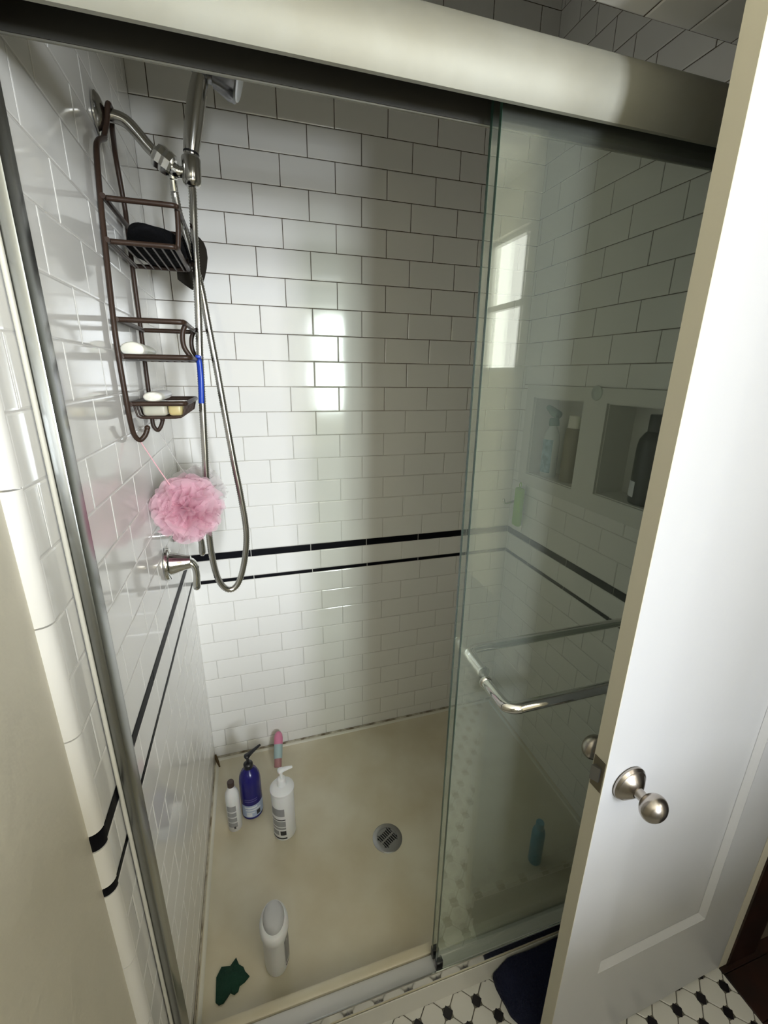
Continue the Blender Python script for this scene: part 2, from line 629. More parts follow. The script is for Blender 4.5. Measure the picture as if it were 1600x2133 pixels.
# ------------------------------------------------------------------ room behind the camera
XR, YR = 1.285, -4.20
XW, YJ = 1.75, -1.72           # the room widens past the doorway
bm = bbox(-0.12, -0.0125, YR - 0.1, FRONT + 0.012, 0.0, 2.60)
structure(finish('wall_left', bm, M_PAINT))


def wall_with_hole(name, axis, a0, a1, t0, t1, hole, m):
    h0, h1, z0, z1 = hole
    bm = bmesh.new()
    for p0, p1, q0, q1 in ((a0, h0, 0, 2.6), (h1, a1, 0, 2.6), (h0, h1, 0, z0), (h0, h1, z1, 2.6)):
        if p1 - p0 < 1e-4 or q1 - q0 < 1e-4:
            continue
        if axis == 'x':
            box(bm, p0, p1, t0, t1, q0, q1)
        else:
            box(bm, t0, t1, p0, p1, q0, q1)
    return structure(finish(name, bm, m))


WIN1 = (1.03, 1.52, 1.00, 2.13)
WIN2 = (-3.05, -2.30, 1.47, 2.24)
wall_with_hole('wall_rear', 'x', -0.12, XW + 0.14, YR - 0.10, YR, WIN1, M_PAINT)
bm = bmesh.new()
DOORWAY = (-1.66, -1.012)
box(bm, XW, XW + 0.10, YR, WIN2[0], 0, 2.6)
box(bm, XW, XW + 0.10, WIN2[1], YJ, 0, 2.6)
box(bm, XW, XW + 0.10, WIN2[0], WIN2[1], 0, WIN2[2])
box(bm, XW, XW + 0.10, WIN2[0], WIN2[1], WIN2[3], 2.6)
box(bm, XR, XW + 0.10, YJ, YJ + 0.06, 0, 2.6)
box(bm, XR, XR + 0.10, YJ, DOORWAY[0], 0, 2.6)
box(bm, XR, XR + 0.10, DOORWAY[0], DOORWAY[1], 2.06, 2.6)
structure(finish('wall_right', bm, M_PAINT))
bm = bbox(W + 0.08, XR + 0.10, DOORWAY[1], FRONT + 0.012, 0.0, 2.6)
structure(finish('wall_stub', bm, M_PAINT))
for nm, (a0, a1, z0, z1), ax in (('window_1', WIN1, 'x'), ('window_2', WIN2, 'y')):
    bm = bmesh.new()
    t = 0.025
    bars = [(a0, a0 + t, z0, z1), (a1 - t, a1, z0, z1), (a0, a1, z0, z0 + t), (a0, a1, z1 - t, z1), (a0, a1, (z0 + z1) / 2 - 0.017, (z0 + z1) / 2 + 0.017), ((a0 + a1) / 2 - 0.008, (a0 + a1) / 2 + 0.008, z0, z1)]
    for p0, p1, q0, q1 in bars:
        if ax == 'x':
            box(bm, p0, p1, YR - 0.07, YR - 0.035, q0, q1)
        else:
            box(bm, XW + 0.035, XW + 0.07, p0, p1, q0, q1)
    structure(finish(nm, bm, M_WINFRAME))
# unseen partition, added to shade the lower left wall, door and floor
bm = bmesh.new()
box(bm, -0.0125, 0.50, -2.15, -2.05, 0.0, 1.30)
box(bm, 0.50, 1.25, -2.15, -2.05, 0.0, 0.88)
structure(finish('wall_shade_partition', bm, M_PAINT))
# unseen wall fin, added to dim the window light on the door
structure(finish('wall_shade_fin', bbox(1.20, XW, -3.15, -3.09, 0.0, 2.55), M_PAINT))
# ceilings
bm = bbox(-0.12, XW + 0.14, YR - 0.1, FRONT, 2.50, 2.60)
structure(finish('ceiling', bm, M_CEIL))
bm = bbox(-0.12, W + 0.12, -0.842, 0.10, 2.52, 2.60)
structure(finish('ceiling_shower', bm, M_TILE))

# bathroom floor: octagons with black dots on a 45 degree lattice
FX0, FX1 = -0.0125, 1.272
bm = bmesh.new()
box(bm, -0.12, FX1, YJ, -0.80, -0.10, -0.0012)
box(bm, -0.12, XW + 0.1, YR - 0.1, YJ, -0.10, -0.0012)
floor = structure(finish('floor', bm, M_FGROUT))
PITCH = 0.0757 / math.sqrt(2)
ORG = Vector((0.646, -0.890))


def poly_tile(pts, h, m):
    bm = bmesh.new()
    lo = [bm.verts.new((x, y, -0.0012)) for x, y in pts]
    md = [bm.verts.new((x, y, h * 0.3)) for x, y in pts]
    hi = [bm.verts.new((x * 0.95, y * 0.95, h)) for x, y in pts]
    n = len(pts)
    for i in range(n):
        j = (i + 1) % n
        bm.faces.new((lo[i], lo[j], md[j], md[i]))
        bm.faces.new((md[i], md[j], hi[j], hi[i]))
    bm.faces.new(hi)
    bmesh.ops.recalc_face_normals(bm, faces=bm.faces)
    me = bpy.data.meshes.new('floor_tile')
    bm.to_mesh(me)
    bm.free()
    me.materials.append(m)
    return me


dot = 0.0100
me_dot = poly_tile([(-dot, -dot), (dot, -dot), (dot, dot), (-dot, dot)], 0.0010, M_HEXB)
hp, g = PITCH / 2 - 0.0011, 0.0011
cut = 0.0128 + g
octp = [(hp, -hp + cut), (hp, hp - cut), (hp - cut, hp), (-hp + cut, hp), (-hp, hp - cut), (-hp, -hp + cut), (-hp + cut, -hp), (hp - cut, -hp)]
me_oct = poly_tile(octp, 0.0010, M_HEXW)
u = Vector((1, 1)).normalized() * PITCH
v = Vector((1, -1)).normalized() * PITCH


def in_view(x, y):
    d = Vector((x, y, 0)) - M.translation
    z = d.dot(fwd)
    if z < 0.05:
        return False
    px, py = 800 + 908.4 * d.dot(right) / z, 1066.5 - 908.4 * d.dot(upv) / z
    return -60 < px < 1660 and -60 < py < 2200


loose = []
for i in range(-60, 60):
    for j in range(-60, 60):
        # the photo's lattice: dots lie along x at 0.0757 and the next row is shifted by half of that
        p = ORG + u * i + v * j
        for me, q in ((me_dot, p), (me_oct, p + (u + v) * 0.5)):
            if not (FX0 + 0.02 < q.x < FX1 + 0.024 and YR + 0.02 < q.y < -0.836):
                continue
            if in_view(q.x, q.y):
                if q.x > FX1 - 0.03:
                    if q.x > FX1 + 0.02:
                        continue
                    bmc = bmesh.new()           # cut at the doorway
                    bmc.from_mesh(me)
                    nrm = Matrix.Rotation(-math.pi / 4, 3, 'Z') @ Vector((1, 0, 0))
                    bmesh.ops.bisect_plane(bmc, geom=bmc.verts[:] + bmc.edges[:] + bmc.faces[:], plane_co=nrm * (FX1 - q.x), plane_no=nrm, clear_outer=True)
                    m0 = me.materials[0]
                    me = bpy.data.meshes.new('floor_tile')
                    bmc.to_mesh(me)
                    bmc.free()
                    if not len(me.polygons):
                        continue
                    me.materials.append(m0)
                o = bpy.data.objects.new('floor_tile', me)
                COL.objects.link(o)
                o.parent = floor
                o.location = (q.x, q.y, 0)
                o.rotation_euler = (random.uniform(-.006, .006), random.uniform(-.006, .006), math.pi / 4)
            else:
                loose.append((me, q))
for nm, mm in (('octagon_field', me_oct), ('dot_field', me_dot)):
    bm = bmesh.new()
    for me, q in loose:
        if me is not mm or q.x > FX1 - 0.03:
            continue
        n0 = len(bm.verts)
        bm.from_mesh(me)
        bm.verts.ensure_lookup_table()
        mt = Matrix.Translation((q.x, q.y, 0)) @ Matrix.Rotation(math.pi / 4, 4, 'Z')
        for w_ in bm.verts[n0:]:
            w_.co = mt @ w_.co
    o = finish(nm, bm, mm.materials[0], floor, recalc=False)
    o['kind'] = 'stuff'

# dark wood floor of the hall beyond the doorway and the stained jamb beside the hinge
bm = bbox(FX1, 3.0, YJ + 0.001, 0.6, -0.10, -0.004)
hall = structure(finish('floor_hall', bm, M_WOOD))
for i in range(10):
    y0 = -1.655 + i * 0.09
    bm = bbox(FX1 + 0.001, 2.4, y0, y0 + 0.0885, -0.004, 0.004, 0.0008, 1)
    finish('floor_board', bm, M_WOOD, hall)
bm = bbox(XR + 0.012, XR + 0.11, DOORWAY[1] - 0.004, DOORWAY[1] + 0.02, 0.004, 2.06)
structure(finish('trim_1', bm, M_WOOD))
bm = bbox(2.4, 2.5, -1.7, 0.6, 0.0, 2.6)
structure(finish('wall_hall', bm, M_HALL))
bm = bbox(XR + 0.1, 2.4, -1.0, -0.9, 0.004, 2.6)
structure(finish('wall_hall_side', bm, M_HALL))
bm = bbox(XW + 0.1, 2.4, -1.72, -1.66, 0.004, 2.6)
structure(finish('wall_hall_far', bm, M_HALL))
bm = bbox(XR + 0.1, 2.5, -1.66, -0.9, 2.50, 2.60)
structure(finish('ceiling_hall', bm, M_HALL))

# ------------------------------------------------------------------ shower pan
pan = thing('shower_pan', 'cream acrylic shower pan with raised threshold filling the tiled alcove', 'shower pan', (0.595, -0.43, 0.0))
bm = bmesh.new()
# floor dished towards the drain
NX, NY = 24, 18
DX, DY = 0.551, -0.467


def pan_z(x, y):
    d = min(x - 0.0, W - x, -y, y + 0.787)
    edge = max(0.0, 1 - d / 0.05)
    return 0.012 + 0.004 * min(1.0, math.hypot(x - DX, y - DY) / 0.5) + 0.018 * edge ** 2.2


HX = [0.002, 0.012, 0.022, 0.034, 0.05] + [0.05 + (W - 0.10) * i / NX for i in range(1, NX)] + [W - 0.05, W - 0.034, W - 0.022, W - 0.012, W - 0.002]
HY = [-0.002, -0.012, -0.022, -0.034, -0.05] + [-0.05 - 0.687 * i / NY for i in range(1, NY)] + [-0.737, -0.752, -0.765, -0.776, -0.787]
grid = [[bm.verts.new((x, y, pan_z(x, y))) for y in HY] for x in HX]
for i in range(len(HX) - 1):
    for j in range(len(HY) - 1):
        bm.faces.new((grid[i][j], grid[i + 1][j], grid[i + 1][j + 1], grid[i][j + 1]))
# skirt and threshold
TH = [(-0.787, 0.012), (-0.787, 0.030), (-0.789, 0.078), (-0.791, 0.084), (-0.795, 0.086), (-0.809, 0.086), (-0.812, 0.084), (-0.813, 0.0745), (-0.856, 0.0735), (-0.860, 0.068), (-0.861, 0.0), (-0.787, 0.0)]
extrude_profile(bm, TH, lambda a, b, e: Vector((W - 0.002 if e else 0.002, a, b)))
bmesh.ops.recalc_face_normals(bm, faces=bm.faces)
finish('basin', bm, M_PAN, pan, smooth=35, recalc=False)
finish('curb_face', bbox(0.002, W - 0.002, -0.8635, -0.8612, 0.0, 0.070, 0.0008, 1), mat('white_curb_face', (0.70, 0.68, 0.62), 0.35), pan)
# ledge along the left and back walls
bm = bmesh.new()
LP = [(0.002, 0.012), (0.002, 0.0285), (0.010, 0.0285), (0.015, 0.0265), (0.019, 0.020), (0.021, 0.012)]
extrude_profile(bm, LP, lambda a, b, e: Vector((a, -0.787 if e else -0.002, b)))
finish('ledge', bm, M_LEDGE, pan, smooth=50)
bm = bmesh.new()
extrude_profile(bm, LP, lambda a, b, e: Vector((W - 0.002 if e else 0.002, -a, b)))
finish('ledge', bm, M_LEDGE, pan, smooth=50)
bm = bmesh.new()
extrude_profile(bm, LP, lambda a, b, e: Vector((W - a, -0.787 if e else -0.002, b)))
finish('ledge', bm, M_LEDGE, pan, smooth=50)
# mildewed caulk bead where tile meets pan
bm = bmesh.new()
tube(bm, [(0.004, -0.004, 0.030), (0.3, -0.004, 0.030), (0.6, -0.004, 0.030), (0.9, -0.004, 0.030), (W - 0.004, -0.004, 0.030)], 0.0042, 8)
finish('caulk_bead', bm, M_CAULK, pan, smooth=60)
bm = bmesh.new()
tube(bm, [(0.003, -0.004, 0.029), (0.003, -0.3, 0.029), (0.003, -0.787, 0.029)], 0.003, 8)
finish('caulk_bead', bm, M_CAULK, pan, smooth=60)
bm = bmesh.new()
tube(bm, [(0.004, -0.004, 0.044), (0.005, -0.008, 0.031), (0.012, -0.026, 0.030), (0.019, -0.045, 0.024)], [0.003, 0.006, 0.005, 0.003], 8)
finish('mildew_spot', bm, mat('rusty_mildew', (0.10, 0.06, 0.02), 0.8), pan, smooth=60)
# drain
dz = pan_z(DX, DY)
bm = bmesh.new()
lathe(bm, [(0.032, 0.0), (0.0325, 0.003), (0.045, 0.003), (0.048, 0.001), (0.048, 0.0), (0.032, 0.0)], (DX, DY, dz), seg=36)
drain = finish('drain_ring', bm, M_STEEL, pan, smooth=35)
bm = bmesh.new()
lathe(bm, [(0.0, 0.0004), (0.032, 0.0004), (0.032, 0.0008), (0, 0.0008)], (DX, DY, dz), seg=30)
finish('drain_hole', bm, M_DARK, pan)
bm = bmesh.new()
ca, sa = math.cos(math.radians(28)), math.sin(math.radians(28))


def rot_box(bm, cx, cy_, hx, hy, z0, z1):
    vs = box(bm, cx - hx, cx + hx, cy_ - hy, cy_ + hy, z0, z1)
    for w_ in vs:
        x, y = w_.co.x, w_.co.y
        w_.co.x, w_.co.y = DX + x * ca - y * sa, DY + x * sa + y * ca


rot_box(bm, 0, 0, 0.032, 0.0025, dz + 0.0008, dz + 0.0028)
for i in range(-4, 5):
    x = i * 0.0072
    hh = math.sqrt(max(0.032 ** 2 - x * x, 0))
    rot_box(bm, x + 0.0036 * 0, hh / 2, 0.0012, hh / 2, dz + 0.0008, dz + 0.0026)
    rot_box(bm, x, -hh / 2, 0.0012, hh / 2, dz + 0.0008, dz + 0.0026)
for s in (-1, 1):
    vs = rot_box(bm, 0, s * 0.027, 0.018, 0.006, dz + 0.0008, dz + 0.0025)
    vs = rot_box(bm, s * 0.029, 0, 0.0035, 0.014, dz + 0.0008, dz + 0.0025)
finish('drain_grate', bm, M_STEEL, pan)

# ------------------------------------------------------------------ shower door frame
frame = thing('shower_door_frame', 'polished aluminium header, side jambs and bottom track of the sliding shower doors', 'shower frame', (0.595, -0.84, 0.0))
bm = bmesh.new()
HP = [(-0.862, 1.757), (-0.866, 1.758), (-0.871, 1.768), (-0.8755, 1.785), (-0.876, 1.800), (-0.873, 1.815), (-0.866, 1.827), (-0.855, 1.835), (-0.845, 1.837), (-0.798, 1.837),
      (-0.797, 1.761), (-0.8000, 1.761), (-0.8002, 1.802), (-0.859, 1.802), (-0.860, 1.760)]
extrude_profile(bm, HP, lambda a, b, e: Vector((W - 0.003 if e else 0.0035, a, b)))
finish('header_rail', bm, M_ALU, frame, smooth=28)
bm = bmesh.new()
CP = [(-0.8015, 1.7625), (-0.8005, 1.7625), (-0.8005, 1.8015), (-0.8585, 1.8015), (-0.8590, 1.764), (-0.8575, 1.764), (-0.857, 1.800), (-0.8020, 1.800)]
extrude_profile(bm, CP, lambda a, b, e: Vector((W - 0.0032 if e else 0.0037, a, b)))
finish('channel_shade_liner', bm, mat('shaded_channel_metal', (0.07, 0.068, 0.060), 0.55, 0.3), frame, smooth=28)  # added liner: header metal darkened to paint in the shade inside the channel
for x0, x1 in ((0.0025, 0.021), (W - 0.021, W - 0.0025)):
        finish('side_jamb', bbox(x0, x1, -0.873, -0.836, 0.0745, 1.7555, 0.0018, 2), M_ALUDARK, frame, smooth=40)
finish('track_bed', bbox(0.0215, W - 0.0215, -0.8545, -0.8135, 0.0745, 0.0795, 0.0008, 1), mat('satin_track', (0.70, 0.69, 0.66), 0.45, 0.6), frame)
bm = bmesh.new()
TP = [(-0.8545, 0.0745), (-0.8545, 0.098), (-0.8550, 0.0995), (-0.8565, 0.1005), (-0.8585, 0.1005), (-0.8595, 0.099), (-0.860, 0.0745)]
extrude_profile(bm, TP, lambda a, b, e: Vector((W - 0.0215 if e else 0.0215, a, b)))
finish('track_lip', bm, mat('bright_track_lip', (0.74, 0.74, 0.73), 0.10, 1.0), frame, smooth=28)
# caulk on the jamb's wall side
bm = bmesh.new()
tube(bm, [(0.0055, -0.875, 0.075), (0.0055, -0.875, 0.5), (0.0055, -0.875, 1.2), (0.0055, -0.875, 1.75)], 0.003, 8)
finish('jamb_caulk', bm, mat('white_caulk', (0.62, 0.60, 0.52), 0.5), frame, smooth=60)


def rounded_bar(pts, r):
    return catmull(pts, 5)


def glass_door(y, out, label):
    d = thing('glass_door', label, 'shower door', (0.865, y, 0.0805), 'sliding glass shower doors')
    x0, x1 = 0.555, 1.166
    pane = finish('pane', bbox(x0 + 0.0006, x1, y - 0.003, y + 0.003, 0.082, 1.796), M_GLASS, d)
    finish('glass_edge', bbox(x0, x0 + 0.0006, y - 0.003, y + 0.003, 0.082, 1.796), M_GLASSEDGE, d)
    finish('bottom_clip', bbox(x0 - 0.001, x0 + 0.016, y - 0.0065, y + 0.0065, 0.0800, 0.112, 0.002, 2), M_BLACKPL, d, smooth=40)
    # towel bar bolted through the glass
    s = -1 if out else 1
    ys = y + s * 0.003
    reach = 0.076
    xa, xb, zb = 0.626, 1.10, 0.890
    if out:
        xa, zb = 0.611, 0.896
    pts = [(xa, ys, zb), (xa, ys + s * 0.012, zb), (xa + 0.001, ys + s * (reach - 0.018), zb), (xa + 0.006, ys + s * (reach - 0.006), zb), (xa + 0.020, ys + s * reach, zb),
           (xa + 0.05, ys + s * reach, zb), (0.85, ys + s * reach, zb), (xb - 0.05, ys + s * reach, zb), (xb - 0.02, ys + s * reach, zb), (xb - 0.006, ys + s * (reach - 0.006), zb), (xb, ys + s * (reach - 0.018), zb), (xb, ys, zb)]
    bm = bmesh.new()
    tube(bm, catmull(pts, 5), 0.0102, 14)
    bar = finish('towel_bar', bm, M_CHROME, d, smooth=60)
    for x in (xa, xb):
        bm = bmesh.new()
        lathe(bm, [(0.0, 0), (0.0125, 0), (0.0125, 0.004), (0.0105, 0.007), (0.0085, 0.008)], (x, ys, zb), (0, s, 0), 20)
        finish('flange', bm, M_CHROME, bar, smooth=40)
    return d


glass_door(-0.842, True, 'outer sliding glass shower door with chrome towel bar facing the room')
glass_door(-0.8185, False, 'inner sliding glass shower door behind the outer one, towel bar facing the shower')

# ------------------------------------------------------------------ bathroom door
HINGE = Vector((1.266, -1.013))
FREE = Vector((0.7325, -1.0285))
dvec = (FREE - HINGE)
DWID = dvec.length
dd = dvec.normalized()
dn = Vector((dd.y, -dd.x))          # towards the camera?
if dn.y > 0:
    dn = -dn
THK = 0.026
ang = math.atan2(dd.y, dd.x)


def dpt(s, n, z):
    """s from the hinge along the door, n out of its room face"""
    p = HINGE + dd * s + dn * n
    return Vector((p.x, p.y, z))


def dbox(bm, s0, s1, n0, n1, z0, z1):
    vs = box(bm, s0, s1, n0, n1, z0, z1)
    for w_ in vs:
        w_.co = dpt(w_.co.x, w_.co.y, w_.co.z)
    return vs


bm = bmesh.new()
PS0, PS1, PZ0, PZ1 = 0.128, DWID - 0.098, 0.263, 1.86
Z0, Z1 = 0.012, 2.02
dep = 0.011
dbox(bm, 0, DWID, -THK, -dep, Z0, Z1)
dbox(bm, 0, PS0, -dep, 0, Z0, Z1)
dbox(bm, PS1, DWID, -dep, 0, Z0, Z1)
dbox(bm, PS0, PS1, -dep, 0, Z0, PZ0)
dbox(bm, PS0, PS1, -dep, 0, PZ1, Z1)
door = structure(finish('door_1', bm, M_DOOR))
# sloped moulding around the recessed panel
bm = bmesh.new()
mw = 0.011
inner = [(PS0 + mw, PZ0 + mw), (PS1 - mw, PZ0 + mw), (PS1 - mw, PZ1 - mw), (PS0 + mw, PZ1 - mw)]
outer = [(PS0, PZ0), (PS1, PZ0), (PS1, PZ1), (PS0, PZ1)]
vo = [bm.verts.new(dpt(s, -0.0005, z)) for s, z in outer]
vi = [bm.verts.new(dpt(s, -dep + 0.0004, z)) for s, z in inner]
for i in range(4):
    j = (i + 1) % 4
    bm.faces.new((vo[i], vo[j], vi[j], vi[i]))
finish('panel_moulding', bm, M_DOOR, door)
bm = bmesh.new()
dbox(bm, DWID, DWID + 0.0012, -THK, 0, Z0, Z1)
finish('door_edge', bm, M_DOOREDGE, door, label='cream painted edge of the door')
# latch
bm = bmesh.new()
dbox(bm, DWID + 0.0008, DWID + 0.0024, -THK + 0.002, -0.002, 0.790, 0.850)
finish('latch_plate', bm, mat('dull_brass', (0.20, 0.17, 0.12), 0.4, 0.9), door)
bm = bmesh.new()
P = [(DWID, -0.019, 0.808), (DWID, -0.007, 0.808), (DWID, -0.007, 0.836), (DWID, -0.019, 0.836)]
a = [bm.verts.new(dpt(*p)) for p in P]
b = [bm.verts.new(dpt(p[0] + (0.012 if i in (0, 3) else 0.005), p[1], p[2])) for i, p in enumerate(P)]
for i in range(4):
    bm.faces.new((a[i], a[(i + 1) % 4], b[(i + 1) % 4], b[i]))
bm.faces.new(b)
bm.faces.new(a[::-1])
finish('latch_bolt', bm, mat('dull_steel', (0.30, 0.30, 0.30), 0.35, 1.0), door)
# knobs on both faces
KS = DWID - 0.054
for sgn, n0 in ((1, 0.0), (-1, -THK)):
    ax = Vector((dn.x, dn.y, 0)) * sgn
    o3 = dpt(KS, n0, 0.797)
    bm = bmesh.new()
    lathe(bm, [(0.0, 0.0), (0.031, 0.0), (0.0325, 0.002), (0.0325, 0.005), (0.029, 0.009), (0.0275, 0.0095), (0.026, 0.011), (0.018, 0.017), (0.0125, 0.020), (0.011, 0.021), (0, 0.021)], o3, ax, 36)
    rose = finish('knob_rose', bm, M_NICKEL, door, smooth=30)
    bm = bmesh.new()
    prof = [(0.0, 0.020), (0.0095, 0.020), (0.0085, 0.030), (0.0095, 0.036)]
    for i in range(1, 15):
        t = math.pi * (0.11 + 0.89 * i / 14)
        prof.append((0.0235 * math.sin(t) * (1 if i < 14 else 0), 0.049 - 0.0180 * math.cos(t)))
    lathe(bm, prof, o3, ax, 36)
    finish('door_knob', bm, M_NICKEL, door, smooth=40)
    if sgn == 1:
        bm = bmesh.new()
        e = dpt(KS + 0.012, 0.0135, 0.787)
        lathe(bm, [(0, 0), (0.0022, 0), (0.0022, 0.003), (0, 0.003)], e, ax + Vector((dd.x * 0.5, 0, -0.4)), 10)
        finish('rose_slot', bm, M_DARK, rose)

# ------------------------------------------------------------------ shower arm, hand shower, hose
arm = thing('shower_fitting', 'chrome shower arm with wall flange and diverter holding the hand shower', 'shower arm', (0.002, -0.360, 1.885))
bm = bmesh.new()
lathe(bm, [(0.0, 0), (0.036, 0), (0.036, 0.003), (0.030, 0.008), (0.018, 0.012), (0.012, 0.015), (0, 0.015)], (0.002, -0.365, 1.882), (1, 0, 0), 32)
finish('wall_flange', bm, M_CHROMEW, arm, smooth=40)
bm = bmesh.new()
tube(bm, catmull([(0.010, -0.362, 1.886), (0.030, -0.360, 1.887), (0.048, -0.358, 1.882), (0.064, -0.356, 1.867), (0.080, -0.354, 1.849), (0.094, -0.353, 1.837)], 6), 0.0108, 16)
finish('pipe', bm, M_CHROMEW, arm, smooth=60)
axd = Vector((0.82, 0, -0.57))
bm = bmesh.new()
lathe(bm, [(0.0, 0), (0.011, 0), (0.0125, 0.002), (0.0125, 0.004), (0.020, 0.006), (0.022, 0.012), (0.0205, 0.020), (0.022, 0.026), (0.0205, 0.036), (0.015, 0.040), (0, 0.040)], (0.086, -0.354, 1.844), axd, 8)
finish('diverter_nut', bm, M_CHROME, arm, smooth=20)
bm = bmesh.new()
tube(bm, catmull([(0.110, -0.353, 1.826), (0.122, -0.353, 1.818), (0.134, -0.353, 1.816), (0.148, -0.353, 1.818)], 5), [0.0115] * 8 + [0.010] * 8, 14)
finish('diverter_body', bm, M_CHROME, arm, smooth=60)
bm = bmesh.new()
lathe(bm, [(0.0, 0), (0.012, 0), (0.0165, 0.004), (0.018, 0.008), (0.018, 0.046), (0.0172, 0.048), (0, 0.048)], (0.1500, -0.353, 1.794), (0.06, 0, 1), 24)
finish('holder_cup', bm, M_CHROMEW, arm, smooth=35)
bm = bmesh.new()
lathe(bm, [(0, 0), (0.0075, 0), (0.0075, 0.018), (0.0095, 0.020), (0.0095, 0.034), (0, 0.034)], (0.1145, -0.336, 1.788), (0, -0.30, 1), 18)
finish('outlet', bm, M_CHROME, arm, smooth=35)

hs = thing('hand_shower', 'chrome hand shower standing upright in its holder under the header rail', 'hand shower', (0.152, -0.353, 1.84))
bm = bmesh.new()
hpts = catmull([(0.1535, -0.353, 1.846), (0.158, -0.353, 1.870), (0.166, -0.354, 1.905), (0.176, -0.355, 1.945), (0.186, -0.356, 1.975), (0.196, -0.356, 1.992)], 5)
tube(bm, hpts, [0.0135 + 0.0035 * math.sin(math.pi * min(1, i / 22)) for i in range(len(hpts))], 18)
finish('handle', bm, M_CHROMEW, hs, smooth=60)
bm = bmesh.new()
lathe(bm, [(0.0137, 0), (0.0150, 0.001), (0.0150, 0.003), (0.0137, 0.004)], (0.1540, -0.353, 1.848), (0.18, 0, 1), 18)
finish('handle_ring', bm, M_BLACKPL, hs, smooth=60)
ah = Vector((0.93, -0.05, -0.28)).normalized()
bm = bmesh.new()
lathe(bm, [(0, -0.022), (0.017, -0.020), (0.025, -0.010), (0.028, 0.004), (0.028, 0.012), (0.0255, 0.014), (0.0255, 0.022), (0.029, 0.024), (0.033, 0.040), (0.037, 0.052), (0.037, 0.064), (0.034, 0.067), (0, 0.067)], (0.190, -0.356, 1.995), ah, 24)
head = finish('spray_head', bm, mat('dark_chrome', (0.26, 0.26, 0.27), 0.22, 1.0), hs, smooth=35)
bm = bmesh.new()
lathe(bm, [(0, 0), (0.033, 0), (0.031, 0.003), (0.020, 0.0045), (0, 0.005)], Vector((0.190, -0.356, 1.995)) + ah * 0.067, ah, 24)
finish('spray_face', bm, M_WHITEPL, hs, smooth=35)

hose = None
H1 = [(0.1495, -0.353, 1.793), (0.149, -0.353, 1.775), (0.144, -0.354, 1.70), (0.139, -0.355, 1.593), (0.130, -0.356, 1.457), (0.119, -0.356, 1.255), (0.110, -0.355, 1.101), (0.1085, -0.353, 1.013), (0.117, -0.349, 0.936),
      (0.138, -0.343, 0.900), (0.163, -0.338, 0.911), (0.184, -0.335, 0.970), (0.195, -0.334, 1.050), (0.190, -0.333, 1.140), (0.180, -0.332, 1.237), (0.170, -0.331, 1.352), (0.161, -0.330, 1.458),
      (0.152, -0.329, 1.548), (0.145, -0.328, 1.620), (0.136, -0.328, 1.660), (0.127, -0.329, 1.700), (0.119, -0.330, 1.743), (0.1150, -0.333, 1.775), (0.1145, -0.3355, 1.787)]
cv = catmull(H1, 40)
# resample at an even pitch so that every ring of the metal spiral shows
acc = [0.0]
for a, b in zip(cv[:-1], cv[1:]):
    acc.append(acc[-1] + (b - a).length)
L = acc[-1]
step = 0.0026
N = int(L / step)
pts, k = [], 0
for i in range(N + 1):
    s = i * L / N
    while k < len(acc) - 2 and acc[k + 1] < s:
        k += 1
    t = (s - acc[k]) / max(acc[k + 1] - acc[k], 1e-9)
    pts.append(cv[k].lerp(cv[k + 1], t))
bm = bmesh.new()
tube(bm, pts, [0.0082 if i % 2 else 0.0068 for i in range(len(pts))], 12)
hose = finish('shower_hose', bm, M_CHROMEW, None, loc=pts[0], smooth=70)
tag(hose, 'ribbed metal shower hose looping down beside the pink puff', 'hose')

# ------------------------------------------------------------------ shower valve
valve = thing('shower_valve', 'chrome shower valve with bell cover and down-turned lever on left wall', 'faucet', (0.002, -0.345, 0.989))
bm = bmesh.new()
lathe(bm, [(0, 0), (0.041, 0), (0.041, 0.004), (0.039, 0.008), (0.030, 0.010), (0, 0.010)], (0.002, -0.345, 0.989), (1, 0, 0), 36)
finish('wall_plate', bm, M_CHROME, valve, smooth=35)
bm = bmesh.new()
lathe(bm, [(0, 0.006), (0.0285, 0.008), (0.0265, 0.018), (0.0215, 0.034), (0.018, 0.046), (0.0165, 0.056), (0, 0.058)], (0.002, -0.345, 0.989), (1, 0, 0), 32)
finish('bell_cover', bm, M_CHROME, valve, smooth=40)
bm = bmesh.new()
lp = catmull([(0.040, -0.345, 0.991), (0.056, -0.346, 0.989), (0.066, -0.348, 0.976), (0.068, -0.350, 0.955), (0.066, -0.352, 0.932), (0.066, -0.353, 0.915)], 5)
tube(bm, lp, [0.0165, 0.0163, 0.016, 0.0155, 0.015, 0.0145, 0.014, 0.0135, 0.013, 0.0125, 0.012, 0.0115, 0.0112, 0.011, 0.011, 0.011, 0.0112, 0.0114, 0.0116, 0.0118, 0.012, 0.0122, 0.0122, 0.0118, 0.0105, 0.006][:len(lp)], 18, flat=(0.75, 1.0))
finish('lever', bm, M_CHROME, valve, smooth=60)
lv = thing('diverter_lever', 'small chrome lever hanging below the pink puff, beside the hose', 'faucet', (0.002, -0.20, 1.015))
bm = bmesh.new()
lathe(bm, [(0, 0), (0.022, 0), (0.021, 0.006), (0.012, 0.012), (0.010, 0.060), (0, 0.062)], (0.002, -0.20, 1.015), (1, 0, 0), 24)
finish('stem', bm, M_CHROME, lv, smooth=40)
bm = bmesh.new()
tube(bm, catmull([(0.050, -0.20, 1.015), (0.063, -0.20, 1.010), (0.069, -0.20, 0.990), (0.069, -0.20, 0.965), (0.068, -0.20, 0.945)], 4), [0.0085] * 10 + [0.0085, 0.009, 0.0092, 0.0094, 0.0094, 0.008, 0.005], 14)
finish('lever', bm, M_CHROMEW, lv, smooth=60)

# ------------------------------------------------------------------ caddy
cad = thing('shower_caddy', 'bronze wire shower caddy hanging from the shower arm on left wall', 'caddy', (0.008, -0.385, 1.31))
WR = 0.0047


